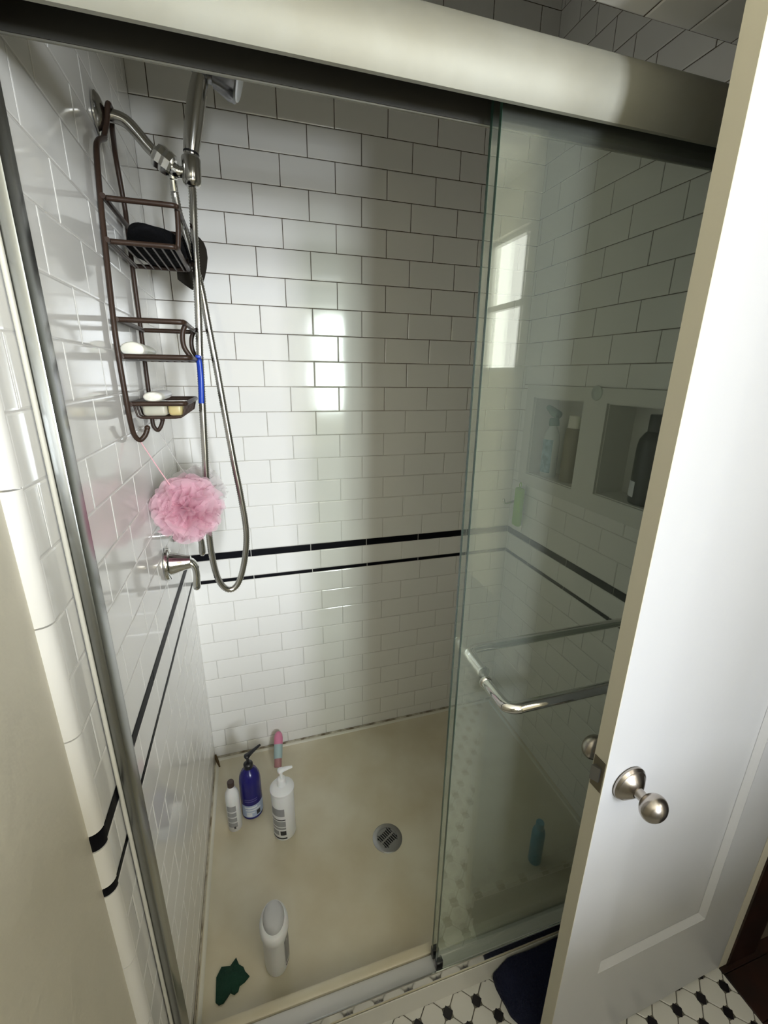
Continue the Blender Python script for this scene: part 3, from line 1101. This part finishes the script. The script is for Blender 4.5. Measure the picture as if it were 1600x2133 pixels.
def wire(name, pts, r=WR, parent=cad, n=6, m=M_BRONZE, label=None):
    bm = bmesh.new()
    tube(bm, catmull(pts, n), r, 8)
    return finish(name, bm, m, parent, smooth=60, label=label)


wire('upright', [(0.0235, -0.371, 1.9005), (0.022, -0.374, 1.893), (0.018, -0.377, 1.870), (0.012, -0.385, 1.845), (0.014, -0.395, 1.838), (0.010, -0.425, 1.822), (0.0085, -0.442, 1.800), (0.008, -0.464, 1.725), (0.008, -0.480, 1.657), (0.008, -0.505, 1.530),
                 (0.008, -0.510, 1.468), (0.008, -0.505, 1.385), (0.008, -0.498, 1.345), (0.0095, -0.492, 1.324), (0.016, -0.486, 1.3135), (0.025, -0.481, 1.321), (0.031, -0.478, 1.334)])
wire('upright', [(0.0235, -0.350, 1.9005), (0.022, -0.345, 1.893), (0.018, -0.338, 1.878), (0.014, -0.318, 1.868), (0.010, -0.300, 1.855), (0.008, -0.285, 1.830), (0.008, -0.270, 1.770), (0.008, -0.272, 1.740), (0.008, -0.280, 1.642), (0.008, -0.284, 1.540),
                 (0.008, -0.290, 1.466), (0.008, -0.296, 1.385), (0.008, -0.300, 1.340), (0.0095, -0.302, 1.320), (0.017, -0.303, 1.311), (0.025, -0.303, 1.320), (0.030, -0.302, 1.333)])
wire('arm_loop', [(0.0235, -0.371, 1.9005), (0.0235, -0.366, 1.9025), (0.0235, -0.3605, 1.903), (0.0235, -0.355, 1.9025), (0.0235, -0.350, 1.9005)], n=4)


def ball(p, r=0.0055):
    bm = bmesh.new()
    bmesh.ops.create_icosphere(bm, subdivisions=2, radius=r, matrix=Matrix.Translation(p))
    return finish('wire_ball', bm, M_BRONZE, cad, smooth=180)


ball((0.031, -0.478, 1.336))
ball((0.030, -0.302, 1.335))


def loop_rail(name, x1, y0, y1, z, r=WR, c=0.012):
    pts = [(0.010, y0, z), (x1 * 0.4, y0, z), (x1 - c, y0, z), (x1 - c * 0.3, y0 + c * 0.3, z), (x1, y0 + c, z), (x1, (y0 + y1) / 2, z), (x1, y1 - c, z), (x1 - c * 0.3, y1 - c * 0.3, z), (x1 - c, y1, z), (x1 * 0.4, y1, z), (0.010, y1, z)]
    return wire(name, pts, r, n=4)


def back_rail(y0, y1, z):
    return wire('rail', [(0.0125, y0 - 0.006, z), (0.0125, (y0 + y1) / 2, z), (0.0125, y1 + 0.006, z)], n=2)


def slats(x0, x1, y0, y1, z, n, r=0.0019):
    for i in range(n):
        x = x0 + (x1 - x0) * (i + 0.5) / n
        wire('slat', [(x, y0, z), (x, (y0 + y1) / 2, z), (x, y1, z)], r, n=1)


# top basket
loop_rail('rail', 0.127, -0.456, -0.270, 1.728)
back_rail(-0.462, -0.270, 1.728)
loop_rail('shelf_rim', 0.120, -0.472, -0.278, 1.658)
back_rail(-0.478, -0.278, 1.658)
slats(0.012, 0.118, -0.470, -0.280, 1.6555, 7)
wire('strut', [(0.126, -0.440, 1.728), (0.124, -0.440, 1.693), (0.119, -0.440, 1.658)], n=2)
wire('strut', [(0.126, -0.290, 1.728), (0.124, -0.290, 1.693), (0.119, -0.290, 1.658)], n=2)
# middle basket
loop_rail('rail', 0.122, -0.500, -0.284, 1.5295)
back_rail(-0.500, -0.284, 1.5295)
loop_rail('shelf_rim', 0.126, -0.503, -0.290, 1.4675)
back_rail(-0.503, -0.290, 1.4675)
slats(0.012, 0.122, -0.501, -0.292, 1.465, 7)
for yy in (-0.32, -0.47):
    wire('strut', [(0.1215, yy, 1.5295), (0.114, yy, 1.512), (0.114, yy, 1.488), (0.1255, yy, 1.4675)], n=4)
# soap dish: U wires hung between two rims
loop_rail('shelf_rim', 0.108, -0.497, -0.296, 1.383)
back_rail(-0.497, -0.296, 1.383)
for i in range(9):
    y = -0.490 + 0.188 * i / 8
    wire('slat', [(0.016, y, 1.382), (0.018, y, 1.368), (0.024, y, 1.357), (0.06, y, 1.3555), (0.096, y, 1.357), (0.103, y, 1.368), (0.106, y, 1.382)], 0.0018, n=3)
wire('rail', [(0.028, -0.490, 1.3575), (0.06, -0.4905, 1.3565), (0.096, -0.490, 1.3575)], 0.0026, n=2)

# black cloth on the top basket
cap_ = thing('cloth_cap', 'black rolled cloth cap with stiff brim slumped in the top caddy basket', 'cap', (0.07, -0.36, 1.658))
bm = bmesh.new()
bmesh.ops.create_uvsphere(bm, u_segments=40, v_segments=24, radius=1.0)
for w_ in bm.verts:
    x, y, z = w_.co
    lump = 1 + 0.14 * noise.noise(Vector((x * 1.6, y * 1.6, z * 1.6 + 3)))
    fx, fy, fz = 0.053 * lump, 0.135 * lump, 0.030 * lump
    zz = z * fz
    zz = max(zz, -0.0225)
    taper = 1 - 0.25 * max(0, -y)
    w_.co = Vector((0.070 + x * fx * taper, -0.345 + y * fy, 1.683 + zz * taper + 0.012 * max(0, y) * (1 if zz > 0 else 0)))
finish('crown', bm, M_BLACKCLOTH, cap_, smooth=180)
bm = bmesh.new()
P1 = [(0.088, 1.648), (0.115, 1.628), (0.137, 1.632), (0.152, 1.668), (0.160, 1.710), (0.152, 1.735), (0.135, 1.748), (0.112, 1.748)]
NS, NT = 14, 8
top = []
for s in range(NS):
    row = []
    a = s / (NS - 1)
    idx = a * (len(P1) - 1)
    i0 = min(int(idx), len(P1) - 2)
    f = idx - i0
    px = P1[i0][0] * (1 - f) + P1[i0 + 1][0] * f
    pz = P1[i0][1] * (1 - f) + P1[i0 + 1][1] * f
    for t in range(NT):
        q = t / (NT - 1)
        cx_, cz_ = 0.098, 1.690
        row.append(bm.verts.new((cx_ + (px - cx_) * q, -0.262 + 0.045 * q * q + 0.012 * math.sin(a * 3.1), cz_ + (pz - cz_) * q)))
    top.append(row)
for s in range(NS - 1):
    for t in range(NT - 1):
        bm.faces.new((top[s][t], top[s + 1][t], top[s + 1][t + 1], top[s][t + 1]))
bmesh.ops.remove_doubles(bm, verts=bm.verts, dist=1e-5)
bmesh.ops.recalc_face_normals(bm, faces=bm.faces)
bmesh.ops.solidify(bm, geom=list(bm.faces), thickness=0.004)
finish('brim', bm, M_BROWNCLOTH, cap_, smooth=50, label='stiff brown-black brim')


# tubes lying on the shelves
def lying_tube(name, label, x, y0, y1, z, rx, rz, capm, bodym):
    d = thing(name, label, 'bottle', (x, y0, z - rz), 'bottles lying in the caddy')
    bm = bmesh.new()
    lathe(bm, [(0, 0.0), (0.75, 0.0), (0.93, 0.002), (1.0, 0.006), (1.0, 0.032), (0, 0.032)], (0, 0, 0), (0, 1, 0), 28)
    for w_ in bm.verts:
        w_.co = Vector((x + w_.co.x * rx, y0 + w_.co.y, z + w_.co.z * rz))
    finish('cap', bm, capm, d, smooth=40)
    bm = bmesh.new()
    ln = y1 - y0
    lathe(bm, [(0, 0.033), (0.92, 0.033), (0.96, 0.038), (0.96, ln * 0.8), (0.9, ln * 0.95), (0.6, ln), (0, ln)], (0, 0, 0), (0, 1, 0), 28)
    for w_ in bm.verts:
        w_.co = Vector((x + w_.co.x * rx, y0 + w_.co.y, z + w_.co.z * rz))
    finish('body', bm, bodym, d, smooth=40)
    return d


lying_tube('deodorant_bottle', 'cream-capped oval bottle lying on the middle caddy shelf', 0.0275, -0.492, -0.355, 1.4805, 0.0205, 0.0135, M_CREAMPL, M_PALEPL)
lying_tube('lotion_bottle', 'white oval bottle lying on top of soap dish at caddy bottom', 0.0475, -0.478, -0.330, 1.3945, 0.0175, 0.0100, M_CREAMPL, M_WHITEPL)
for x0, x1, m_, lb in ((0.027, 0.0705, mat('pale_soap', (0.52, 0.50, 0.40), 0.4, sss=0.2), 'pale greyish soap bar at the wall end of the caddy soap dish'), (0.0725, 0.0995, M_AMBER, 'yellow soap bar at the outer end of the caddy soap dish')):
    bm = bmesh.new()
    box(bm, x0, x1, -0.482, -0.405, 1.3585, 1.3835)
    bevel_all(bm, 0.007, 4)
    tag(finish('soap_bar', bm, m_, None, loc=((x0 + x1) / 2, -0.44, 1.3585), smooth=60), lb, 'soap', 'soap bars in the dish')
rz_ = thing('razor', 'blue plastic razor hanging from the middle caddy shelf, behind hose', 'razor', (0.129, -0.40, 1.38))
bm = bmesh.new()
tube(bm, catmull([(0.1315, -0.400, 1.4700), (0.1322, -0.400, 1.455), (0.1315, -0.400, 1.43), (0.1295, -0.400, 1.40), (0.1275, -0.400, 1.378)], 4), [0.004] + [0.0055] * 16, 12, flat=(1, 1.2))
finish('handle', bm, M_BLUEPL, rz_, smooth=60)
finish('blade_head', bbox(0.1275, 0.1375, -0.420, -0.380, 1.4695, 1.4755, 0.0015, 2), M_BLUEPL, rz_, smooth=40)


# ------------------------------------------------------------------ net puffs
def puff(label, c, R, m, seed, hook, n, squash=1.0):
    rnd = random.Random(seed)
    d = thing('bath_puff', label, 'bath puff', (c[0], c[1], c[2] - R), 'net puffs on the caddy hooks')
    bm = bmesh.new()
    C = Vector(c)
    for q in range(n):
        # a ruffled fan of net in a random plane, gathered at the middle
        ax = Vector((rnd.gauss(0, 1), rnd.gauss(0, 1), rnd.gauss(0, 1))).normalized()
        e1 = ax.orthogonal().normalized()
        e1 = Matrix.Rotation(rnd.uniform(0, 6.28), 3, ax) @ e1
        e2 = ax.cross(e1)
        span = rnd.uniform(1.3, 2.3)
        ns = 26
        k1, k2 = rnd.uniform(6, 10), rnd.uniform(3, 5)
        ph = rnd.uniform(0, 6)
        prev = None
        r_out = R * rnd.uniform(0.78, 1.04)
        off = rnd.uniform(-0.25, 0.25)
        for i in range(ns + 1):
            a = span * (i / ns - 0.5)
            ring = []
            for j, f in enumerate((0.12, 0.5, 0.8, 1.0)):
                wob = (math.sin(a * k1 + ph) * 0.20 + math.sin(a * k2 + ph * 2) * 0.16) * f * f
                rr = r_out * f * (1 + 0.05 * math.sin(a * k1 * 1.3 + ph))
                p = e1 * math.cos(a) + e2 * math.sin(a) + ax * (wob + off * f)
                p = p.normalized() * rr
                ring.append(bm.verts.new(C + Vector((p.x * squash, p.y, p.z))))
            if prev:
                for j in range(3):
                    bm.faces.new((prev[j], ring[j], ring[j + 1], prev[j + 1]))
            prev = ring
    finish('net', bm, m, d, smooth=180, recalc=False)
    bm = bmesh.new()
    h = Vector(hook)
    tube(bm, catmull([h + Vector((0, 0.004, 0)), h + (C - h) * 0.5 + Vector((-0.001, 0, -0.002)), C + (h - C).normalized() * R * 0.3], 6), 0.0012, 6)
    finish('cord', bm, m if m is M_WHITENET else mat('pink_cord', (0.80, 0.45, 0.50), 0.7), d, smooth=60)
    return d


puff('pink ruffled net bath puff hanging from the caddy by a pink cord', (0.0790, -0.430, 1.152), 0.075, M_PINKNET, 3, (0.016, -0.486, 1.310), 90)
puff('pale white net bath puff hanging behind the pink one', (0.082, -0.252, 1.142), 0.072, M_WHITENET, 8, (0.017, -0.303, 1.307), 60)


# ------------------------------------------------------------------ bottles on the pan
def decal(parent, name, cx, cy_, r, a0, a1, z0, z1, m, sx=1.0, sy=1.0, slant=0.0, off=0.0004, n=14):
    """printed area: a thin curved skin on the bottle's side between two compass angles"""
    bm = bmesh.new()
    A, B = [], []
    for i in range(n + 1):
        t = a0 + (a1 - a0) * i / n
        x, y = cx + (r + off) * sx * math.cos(t), cy_ + (r + off) * sy * math.sin(t)
        dzz = slant * (i / n)
        A.append(bm.verts.new((x, y, z0 + dzz)))
        B.append(bm.verts.new((x, y, z1 + dzz)))
    for i in range(n):
        bm.faces.new((A[i], A[i + 1], B[i + 1], B[i]))
    return finish(name, bm, m, parent, smooth=60)


D = math.radians
FZ = 0.0145
GRP = 'bottles standing in the pan'
# slim white bottle with brown cap
bx, by, z0 = 0.081, -0.293, pan_z(0.081, -0.293)
b_ = thing('shampoo_bottle', 'slim white bottle with small brown cap, nearest the left wall', 'bottle', (bx, by, z0), 'bottles standing in the pan')
bm = bmesh.new()
lathe(bm, [(0, 0), (0.019, 0), (0.0215, 0.003), (0.0215, 0.135), (0.020, 0.147), (0.014, 0.160), (0.009, 0.166), (0.0085, 0.176), (0, 0.176)], (bx, by, z0), seg=30)
body = finish('body', bm, M_WHITEPL, b_, smooth=40)
bm = bmesh.new()
lathe(bm, [(0, 0.174), (0.0105, 0.174), (0.0105, 0.190), (0.0095, 0.192), (0, 0.192)], (bx, by, z0), seg=24)
finish('cap', bm, M_BROWNCAP, b_, smooth=40)
for za, zb in ((0.022, 0.040), (0.045, 0.061), (0.066, 0.083), (0.088, 0.110)):
    decal(body, 'label', bx, by, 0.0215, D(-145), D(-65), z0 + za, z0 + zb, M_GREYLABEL)
decal(body, 'label', bx, by, 0.0215, D(-95), D(-80), z0 + 0.016, z0 + 0.026, M_INK, off=0.0006)

# navy pump bottle
bx, by = 0.136, -0.252
z0 = pan_z(bx, by)
b_ = thing('pump_bottle', 'navy blue pump bottle with black pump and pale label', 'bottle', (bx, by, z0), GRP)
bm = bmesh.new()
lathe(bm, [(0, 0), (0.031, 0), (0.0345, 0.004), (0.0345, 0.140), (0.032, 0.160), (0.024, 0.178), (0.014, 0.188), (0.012, 0.196), (0, 0.196)], (bx, by, z0), seg=36)
body = finish('body', bm, M_NAVYPL, b_, smooth=40)
decal(body, 'label', bx, by, 0.0345, D(-150), D(20), z0 + 0.012, z0 + 0.062, M_PALELABEL, n=24)
for i, (za, zb, aa, ab) in enumerate(((0.050, 0.056, -130, -60), (0.040, 0.045, -125, -40), (0.030, 0.034, -120, -75), (0.016, 0.028, -120, -90), (0.018, 0.036, -66, -44))):
    decal(body, 'label', bx, by, 0.0345, D(aa), D(ab), z0 + za, z0 + zb, M_WHITEPRINT if i != 4 else M_INK, off=0.0007)
for za, zb in ((0.078, 0.081), (0.086, 0.089)):
    decal(body, 'label', bx, by, 0.0345, D(-125), D(-55), z0 + za, z0 + zb, mat('violet_print', (0.10, 0.09, 0.30), 0.4), off=0.0005)


def pump(parent, bx, by, z, m, dirv, rc=0.015, stem=0.022, reach=0.05, rise=0.0):
    bm = bmesh.new()
    lathe(bm, [(0, 0), (rc, 0), (rc, 0.014), (rc * 0.8, 0.018), (rc * 0.45, 0.020), (0, 0.020)], (bx, by, z), seg=24)
    finish('pump_collar', bm, m, parent, smooth=35)
    bm = bmesh.new()
    lathe(bm, [(0, 0.018), (0.0048, 0.018), (0.0048, 0.018 + stem), (0, 0.018 + stem)], (bx, by, z), seg=14)
    finish('pump_stem', bm, m, parent, smooth=35)
    bm = bmesh.new()
    dv = Vector(dirv).normalized()
    zt = z + 0.018 + stem
    p0 = Vector((bx, by, zt + 0.004)) - dv * 0.010
    tube(bm, catmull([p0, p0 + dv * 0.012 + Vector((0, 0, 0.002)), p0 + dv * 0.030 + Vector((0, 0, 0.001 + rise * 0.4)), p0 + dv * (reach) + Vector((0, 0, -0.002 + rise))], 5), [0.004, 0.009, 0.0105, 0.011, 0.0108, 0.010, 0.009, 0.008, 0.0075, 0.007, 0.0065, 0.006, 0.0055, 0.005, 0.0045, 0.004], 14, flat=(0.7, 1.0))
    finish('pump_head', bm, m, parent, smooth=60)


pump(b_, bx, by, z0 + 0.192, M_BLACKPL, (0.88, 0.47, 0.0), reach=0.058, rise=0.016)

# white pump bottle
bx, by = 0.236, -0.352
z0 = pan_z(bx, by)
b_ = thing('pump_bottle', 'white pump bottle with grey back label, right of the navy bottle', 'bottle', (bx, by, z0), GRP)
bm = bmesh.new()
lathe(bm, [(0, 0), (0.032, 0), (0.0352, 0.004), (0.0352, 0.166), (0.033, 0.176), (0.0375, 0.182), (0.0375, 0.188), (0.029, 0.196), (0.015, 0.200), (0.013, 0.210), (0, 0.210)], (bx, by, z0), seg=36)
body = finish('body', bm, M_WHITEPL, b_, smooth=35)
decal(body, 'label', bx, by, 0.0352, D(-165), D(-88), z0 + 0.105, z0 + 0.135, M_GREYLABEL, slant=0.0)
decal(body, 'label', bx, by, 0.0352, D(-165), D(-85), z0 + 0.088, z0 + 0.092, M_INK)
decal(body, 'label', bx, by, 0.0352, D(-160), D(-85), z0 + 0.062, z0 + 0.084, M_GREYLABEL)
decal(body, 'label', bx, by, 0.0352, D(-160), D(-85), z0 + 0.050, z0 + 0.058, M_GREYLABEL)
decal(body, 'label', bx, by, 0.0352, D(-115), D(-85), z0 + 0.026, z0 + 0.044, M_INK)
decal(body, 'label', bx, by, 0.0352, D(-160), D(-122), z0 + 0.026, z0 + 0.044, M_GREYLABEL)
decal(body, 'label', bx, by, 0.0352, D(-165), D(-82), z0 + 0.010, z0 + 0.016, M_INK)
pump(b_, bx, by, z0 + 0.206, M_WHITEPL, (0.95, 0.2, 0.0), rc=0.014, stem=0.024, reach=0.046)

# pink and grey tube leaning on the back wall
a_ = Vector((0.229, -0.118, 0.0325))
ax_ = (Vector((0.243, -0.021, 0.118)) - a_).normalized()
b_ = thing('lotion_tube', 'pink and grey tube leaning on the back wall behind the white pump', 'tube', (a_.x, a_.y, 0.016))
bm = bmesh.new()
lathe(bm, [(0, 0), (0.012, 0.001), (0.0135, 0.004), (0.0135, 0.030), (0, 0.030)], a_, ax_, 24)
finish('cap', bm, mat('dusty_pink_plastic', (0.42, 0.20, 0.20), 0.5), b_, smooth=40)
bm = bmesh.new()
lathe(bm, [(0, 0.030), (0.0155, 0.030), (0.016, 0.034), (0.016, 0.078), (0, 0.078)], a_, ax_, 24)
finish('body', bm, M_TEALGREY, b_, smooth=40)
bm = bmesh.new()
lathe(bm, [(0, 0.078), (0.0165, 0.078), (0.0165, 0.100), (0.014, 0.113), (0.008, 0.121), (0, 0.124)], a_, ax_, 24)
finish('top', bm, M_PINKPL, b_, smooth=40)

# big white bottle with oval grey flip cap at the front
bx, by = 0.190, -0.682
z0 = pan_z(bx, by)
b_ = thing('body_wash_bottle', 'large white oval bottle with grey flip cap near the threshold', 'bottle', (bx, by, z0), GRP)
bm = bmesh.new()
lathe(bm, [(0, 0), (0.86, 0), (0.95, 0.005), (0.97, 0.012), (0.98, 0.06), (0.98, 0.100), (0.98, 0.118), (0.98, 0.126), (0, 0.126)], (0, 0, 0), seg=40)
for w_ in bm.verts:
    w_.co = Vector((bx + w_.co.x * 0.031, by + w_.co.y * 0.040, z0 + w_.co.z))
body = finish('body', bm, M_WHITEPL, b_, smooth=40)
bm = bmesh.new()
lathe(bm, [(0, 0.126), (1.06, 0.124), (1.12, 0.129), (1.12, 0.138), (1.06, 0.146), (0.92, 0.150), (0, 0.150)], (0, 0, 0), seg=40)
for w_ in bm.verts:
    w_.co = Vector((bx + w_.co.x * 0.031, by + w_.co.y * 0.040, z0 + w_.co.z + 0.14 * w_.co.y * 0.04))
finish('collar', bm, M_WHITEPL, b_, smooth=40)
bm = bmesh.new()
lathe(bm, [(0, 0.149), (0.82, 0.149), (0.84, 0.154), (0.74, 0.162), (0.55, 0.166), (0, 0.167)], (0, 0, 0), seg=40)
for w_ in bm.verts:
    w_.co = Vector((bx + w_.co.x * 0.031, by + 0.003 + w_.co.y * 0.040, z0 + w_.co.z + 0.20 * w_.co.y * 0.04))
finish('flip_cap', bm, M_GREYPL, b_, smooth=40)
decal(body, 'label', bx, by, 1.0, D(-48), D(30), z0 + 0.030, z0 + 0.108, M_GREYLABEL, sx=0.031, sy=0.040, off=0.012)
decal(body, 'label', bx, by, 1.0, D(-48), D(28), z0 + 0.020, z0 + 0.025, M_INK, sx=0.031, sy=0.040, off=0.012)

# dark green cloth on the pan
outline = [(0.044, -0.679), (0.055, -0.660), (0.076, -0.664), (0.090, -0.652), (0.097, -0.668), (0.108, -0.676), (0.112, -0.686), (0.122, -0.698), (0.111, -0.706), (0.099, -0.710), (0.096, -0.719), (0.087, -0.723), (0.078, -0.717), (0.071, -0.724), (0.063, -0.731), (0.053, -0.732), (0.045, -0.725), (0.0445, -0.705)]
bm = bmesh.new()
cxy = Vector((sum(p[0] for p in outline) / len(outline), sum(p[1] for p in outline) / len(outline)))
rings = []
for f in (1.0, 0.8, 0.55, 0.3):
    ring = []
    for px, py in outline:
        x, y = cxy.x + (px - cxy.x) * f, cxy.y + (py - cxy.y) * f
        zc = pan_z(x, y) + 0.0015 + (1 - f) * 0.012 + 0.012 * (0.5 + 0.5 * noise.noise(Vector((x * 45, y * 45, 1.3)))) * (1 - f * 0.6)
        ring.append(bm.verts.new((x, y, zc)))
    rings.append(ring)
n = len(outline)
for r_, s_ in zip(rings[:-1], rings[1:]):
    for i in range(n):
        bm.faces.new((r_[i], r_[(i + 1) % n], s_[(i + 1) % n], s_[i]))
bm.faces.new(rings[-1])
low = [bm.verts.new((w_.co.x, w_.co.y, pan_z(w_.co.x, w_.co.y) + 0.0002)) for w_ in rings[0]]
for i in range(n):
    bm.faces.new((low[i], low[(i + 1) % n], rings[0][(i + 1) % n], rings[0][i]))
bm.faces.new(low[::-1])
tag(finish('scrub_cloth', bm, M_GREENCLOTH, None, loc=(cxy.x, cxy.y, 0.013), smooth=60), 'dark green ragged scrub cloth lying at the front left pan corner', 'cloth')

# teal bottle standing in the pan behind the glass doors
bx, by = 0.967, -0.660
z0 = pan_z(bx, by)
b_ = thing('teal_bottle', 'teal blue bottle standing in the pan behind the glass doors', 'bottle', (bx, by, z0), GRP)
bm = bmesh.new()
lathe(bm, [(0, 0), (0.018, 0), (0.0195, 0.003), (0.0195, 0.115), (0.017, 0.128), (0.010, 0.134), (0, 0.134)], (bx, by, z0), seg=28)
finish('body', bm, M_TEALPL, b_, smooth=40)
bm = bmesh.new()
lathe(bm, [(0, 0.134), (0.012, 0.134), (0.012, 0.156), (0.011, 0.158), (0, 0.158)], (bx, by, z0), seg=24)
finish('cap', bm, M_TEALPL, b_, smooth=40)

# ------------------------------------------------------------------ niche contents
z0 = NICHES[0][2] + 0.003
GRP = 'bottles in the niches'
bx, by = 1.222, -0.160
b_ = thing('spray_bottle', 'clear spray bottle with green trigger in the left niche', 'bottle', (bx, by, z0), GRP)
bm = bmesh.new()
lathe(bm, [(0, 0), (0.030, 0), (0.032, 0.004), (0.032, 0.125), (0.027, 0.150), (0.016, 0.170), (0.012, 0.180), (0, 0.180)], (bx, by, z0), seg=28, sx=0.75, sy=1.0)
body = finish('body', bm, M_CLEARISH, b_, smooth=40)
decal(body, 'label', bx, by, 0.032, D(150), D(235), z0 + 0.016, z0 + 0.130, M_TEALPRINT, sx=0.75, sy=1.0, off=0.0008)
bm = bmesh.new()
lathe(bm, [(0, 0.176), (0.015, 0.176), (0.015, 0.198), (0.012, 0.202), (0, 0.202)], (bx, by, z0), seg=20)
finish('collar', bm, M_GREENPL, b_, smooth=40)
bm = bmesh.new()
tube(bm, [(bx, by - 0.022, z0 + 0.213), (bx, by, z0 + 0.218), (bx, by + 0.022, z0 + 0.228), (bx, by + 0.040, z0 + 0.236)], [0.013, 0.015, 0.012, 0.008], 12)
finish('trigger_head', bm, M_GREENPL, b_, smooth=50)
bm = bmesh.new()
tube(bm, catmull([(bx - 0.004, by - 0.012, z0 + 0.212), (bx - 0.008, by - 0.028, z0 + 0.200), (bx - 0.010, by - 0.036, z0 + 0.180)], 4), 0.005, 10)
finish('trigger', bm, M_GREENPL, b_, smooth=50)
bx, by = 1.232, -0.252
b_ = thing('conditioner_bottle', 'tall brownish bottle beside the spray bottle in left niche', 'bottle', (bx, by, z0), GRP)
bm = bmesh.new()
lathe(bm, [(0, 0), (0.028, 0), (0.030, 0.004), (0.030, 0.165), (0.026, 0.178), (0, 0.178)], (bx, by, z0), seg=28, sx=0.8)
finish('body', bm, M_BROWNPL, b_, smooth=40)
bm = bmesh.new()
lathe(bm, [(0, 0.178), (0.022, 0.178), (0.022, 0.214), (0.020, 0.217), (0, 0.217)], (bx, by, z0), seg=24, sx=0.85)
finish('cap', bm, M_CREAMPL, b_, smooth=40)
z0 = NICHES[1][2] + 0.003
bx, by = 1.232, -0.560
b_ = thing('black_bottle', 'big black bottle with flip cap and white label in right niche', 'bottle', (bx, by, z0), GRP)
bm = bmesh.new()
lathe(bm, [(0, 0), (0.042, 0), (0.045, 0.005), (0.045, 0.150), (0.042, 0.172), (0.030, 0.190), (0.022, 0.196), (0, 0.196)], (bx, by, z0), seg=36, sx=0.8)
body = finish('body', bm, M_BLACKPL, b_, smooth=40)
bm = bmesh.new()
lathe(bm, [(0, 0.195), (0.025, 0.195), (0.025, 0.235), (0.023, 0.238), (0, 0.238)], (bx, by, z0), seg=28, sx=0.85)
finish('cap', bm, M_BLACKPL, b_, smooth=40)
decal(body, 'label', bx, by, 0.045, D(130), D(172), z0 + 0.020, z0 + 0.062, M_WHITEPRINT, sx=0.8, off=0.0008)
# suction disc above the niches
bm = bmesh.new()
lathe(bm, [(0, 0), (0.021, 0), (0.020, 0.003), (0.010, 0.006), (0.006, 0.010), (0, 0.011)], (W - 0.0085, -0.384, 1.400), (-1, 0, 0), 28)
tag(finish('suction_disc', bm, M_CLEARISH, None, loc=(W - 0.0085, -0.384, 1.400), smooth=40), 'clear suction disc stuck above the two niches', 'suction cup')
# lime scrubber on a hook
lime = thing('body_scrubber', 'lime green plastic scrubber hanging from wall hook near corner', 'scrubber', (1.15, -0.10, 0.89))
bm = bmesh.new()
box(bm, 1.148, 1.170, -0.120, -0.080, 0.905, 1.052)
bevel_all(bm, 0.008, 4)
finish('body', bm, M_LIME, lime, smooth=60)
bm = bmesh.new()
tube(bm, catmull([(1.159, -0.100, 1.050), (1.159, -0.094, 1.062), (1.159, -0.100, 1.072), (1.159, -0.106, 1.062), (1.159, -0.100, 1.050)], 4), 0.0015, 6)
finish('hang_loop', bm, M_LIME, lime, smooth=60)
hk = thing('wall_hook', 'dark chrome hook on the right wall beside the lime scrubber', 'hook', (W - 0.002, -0.075, 0.985))
bm = bmesh.new()
lathe(bm, [(0, 0), (0.020, 0), (0.018, 0.004), (0.010, 0.007), (0.008, 0.014), (0, 0.016)], (W - 0.0018, -0.060, 0.990), (-1, 0, 0), 24)
finish('base', bm, M_CHROMEW, hk, smooth=40)
bm = bmesh.new()
tube(bm, catmull([(W - 0.012, -0.060, 0.990), (1.150, -0.060, 0.986), (1.128, -0.062, 0.984), (1.118, -0.064, 0.993), (1.117, -0.065, 1.003)], 5), 0.0045, 10)
finish('prong', bm, M_CHROMEW, hk, smooth=60)

# ------------------------------------------------------------------ navy bath mat heaped against the threshold
bm = bmesh.new()
nx, ny = 40, 18
X_, Y_ = (0.705, 1.17), (-0.985, -0.866)


def mat_top(x, y):
    ex = min(1.0, (x - X_[0] - 0.10 * max(0, (-0.87 - y)) ) / 0.03) if x > X_[0] else 0
    ey = min(1.0, (y - Y_[0]) / 0.02)
    h = 0.028 + 0.026 * max(0.0, (y + 0.93) / 0.064) + 0.010 * noise.noise(Vector((x * 14, y * 14, 0.5)))
    return 0.0035 + max(0.0, h) * max(0.15, min(1, ex)) ** 0.5 * max(0.15, min(1, ey)) ** 0.5


g_t, g_b = [], []
for i in range(nx + 1):
    rt, rb = [], []
    for j in range(ny + 1):
        fy = j / ny
        y = Y_[0] + (Y_[1] - Y_[0]) * fy
        xl = X_[0] + 0.030 * (1 - fy) - 0.012 * math.sin(fy * 3.0) + 0.006 * noise.noise(Vector((0, y * 40, 2)))
        x = xl + (X_[1] - xl) * i / nx
        e = min(1.0, i / 3.0) * min(1.0, j / 2.0 + 0.2)
        rt.append(bm.verts.new((x, y, 0.0035 + max(0.004, mat_top(X_[0] + 0.2 + (x - X_[0]), y) * (0.35 + 0.65 * e)))))
        rb.append(bm.verts.new((x, y, 0.0014)))
    g_t.append(rt)
    g_b.append(rb)
for i in range(nx):
    for j in range(ny):
        bm.faces.new((g_t[i][j], g_t[i + 1][j], g_t[i + 1][j + 1], g_t[i][j + 1]))
        bm.faces.new((g_b[i][j], g_b[i][j + 1], g_b[i + 1][j + 1], g_b[i + 1][j]))
for i in range(nx):
    bm.faces.new((g_t[i][0], g_b[i][0], g_b[i + 1][0], g_t[i + 1][0]))
    bm.faces.new((g_t[i][ny], g_t[i + 1][ny], g_b[i + 1][ny], g_b[i][ny]))
for j in range(ny):
    bm.faces.new((g_t[0][j], g_t[0][j + 1], g_b[0][j + 1], g_b[0][j]))
    bm.faces.new((g_t[nx][j], g_b[nx][j], g_b[nx][j + 1], g_t[nx][j + 1]))
tag(finish('bath_mat', bm, M_MAT, None, loc=(0.93, -0.92, 0.0014), smooth=60), 'navy blue cotton bath mat pushed up against the shower threshold', 'bath mat')
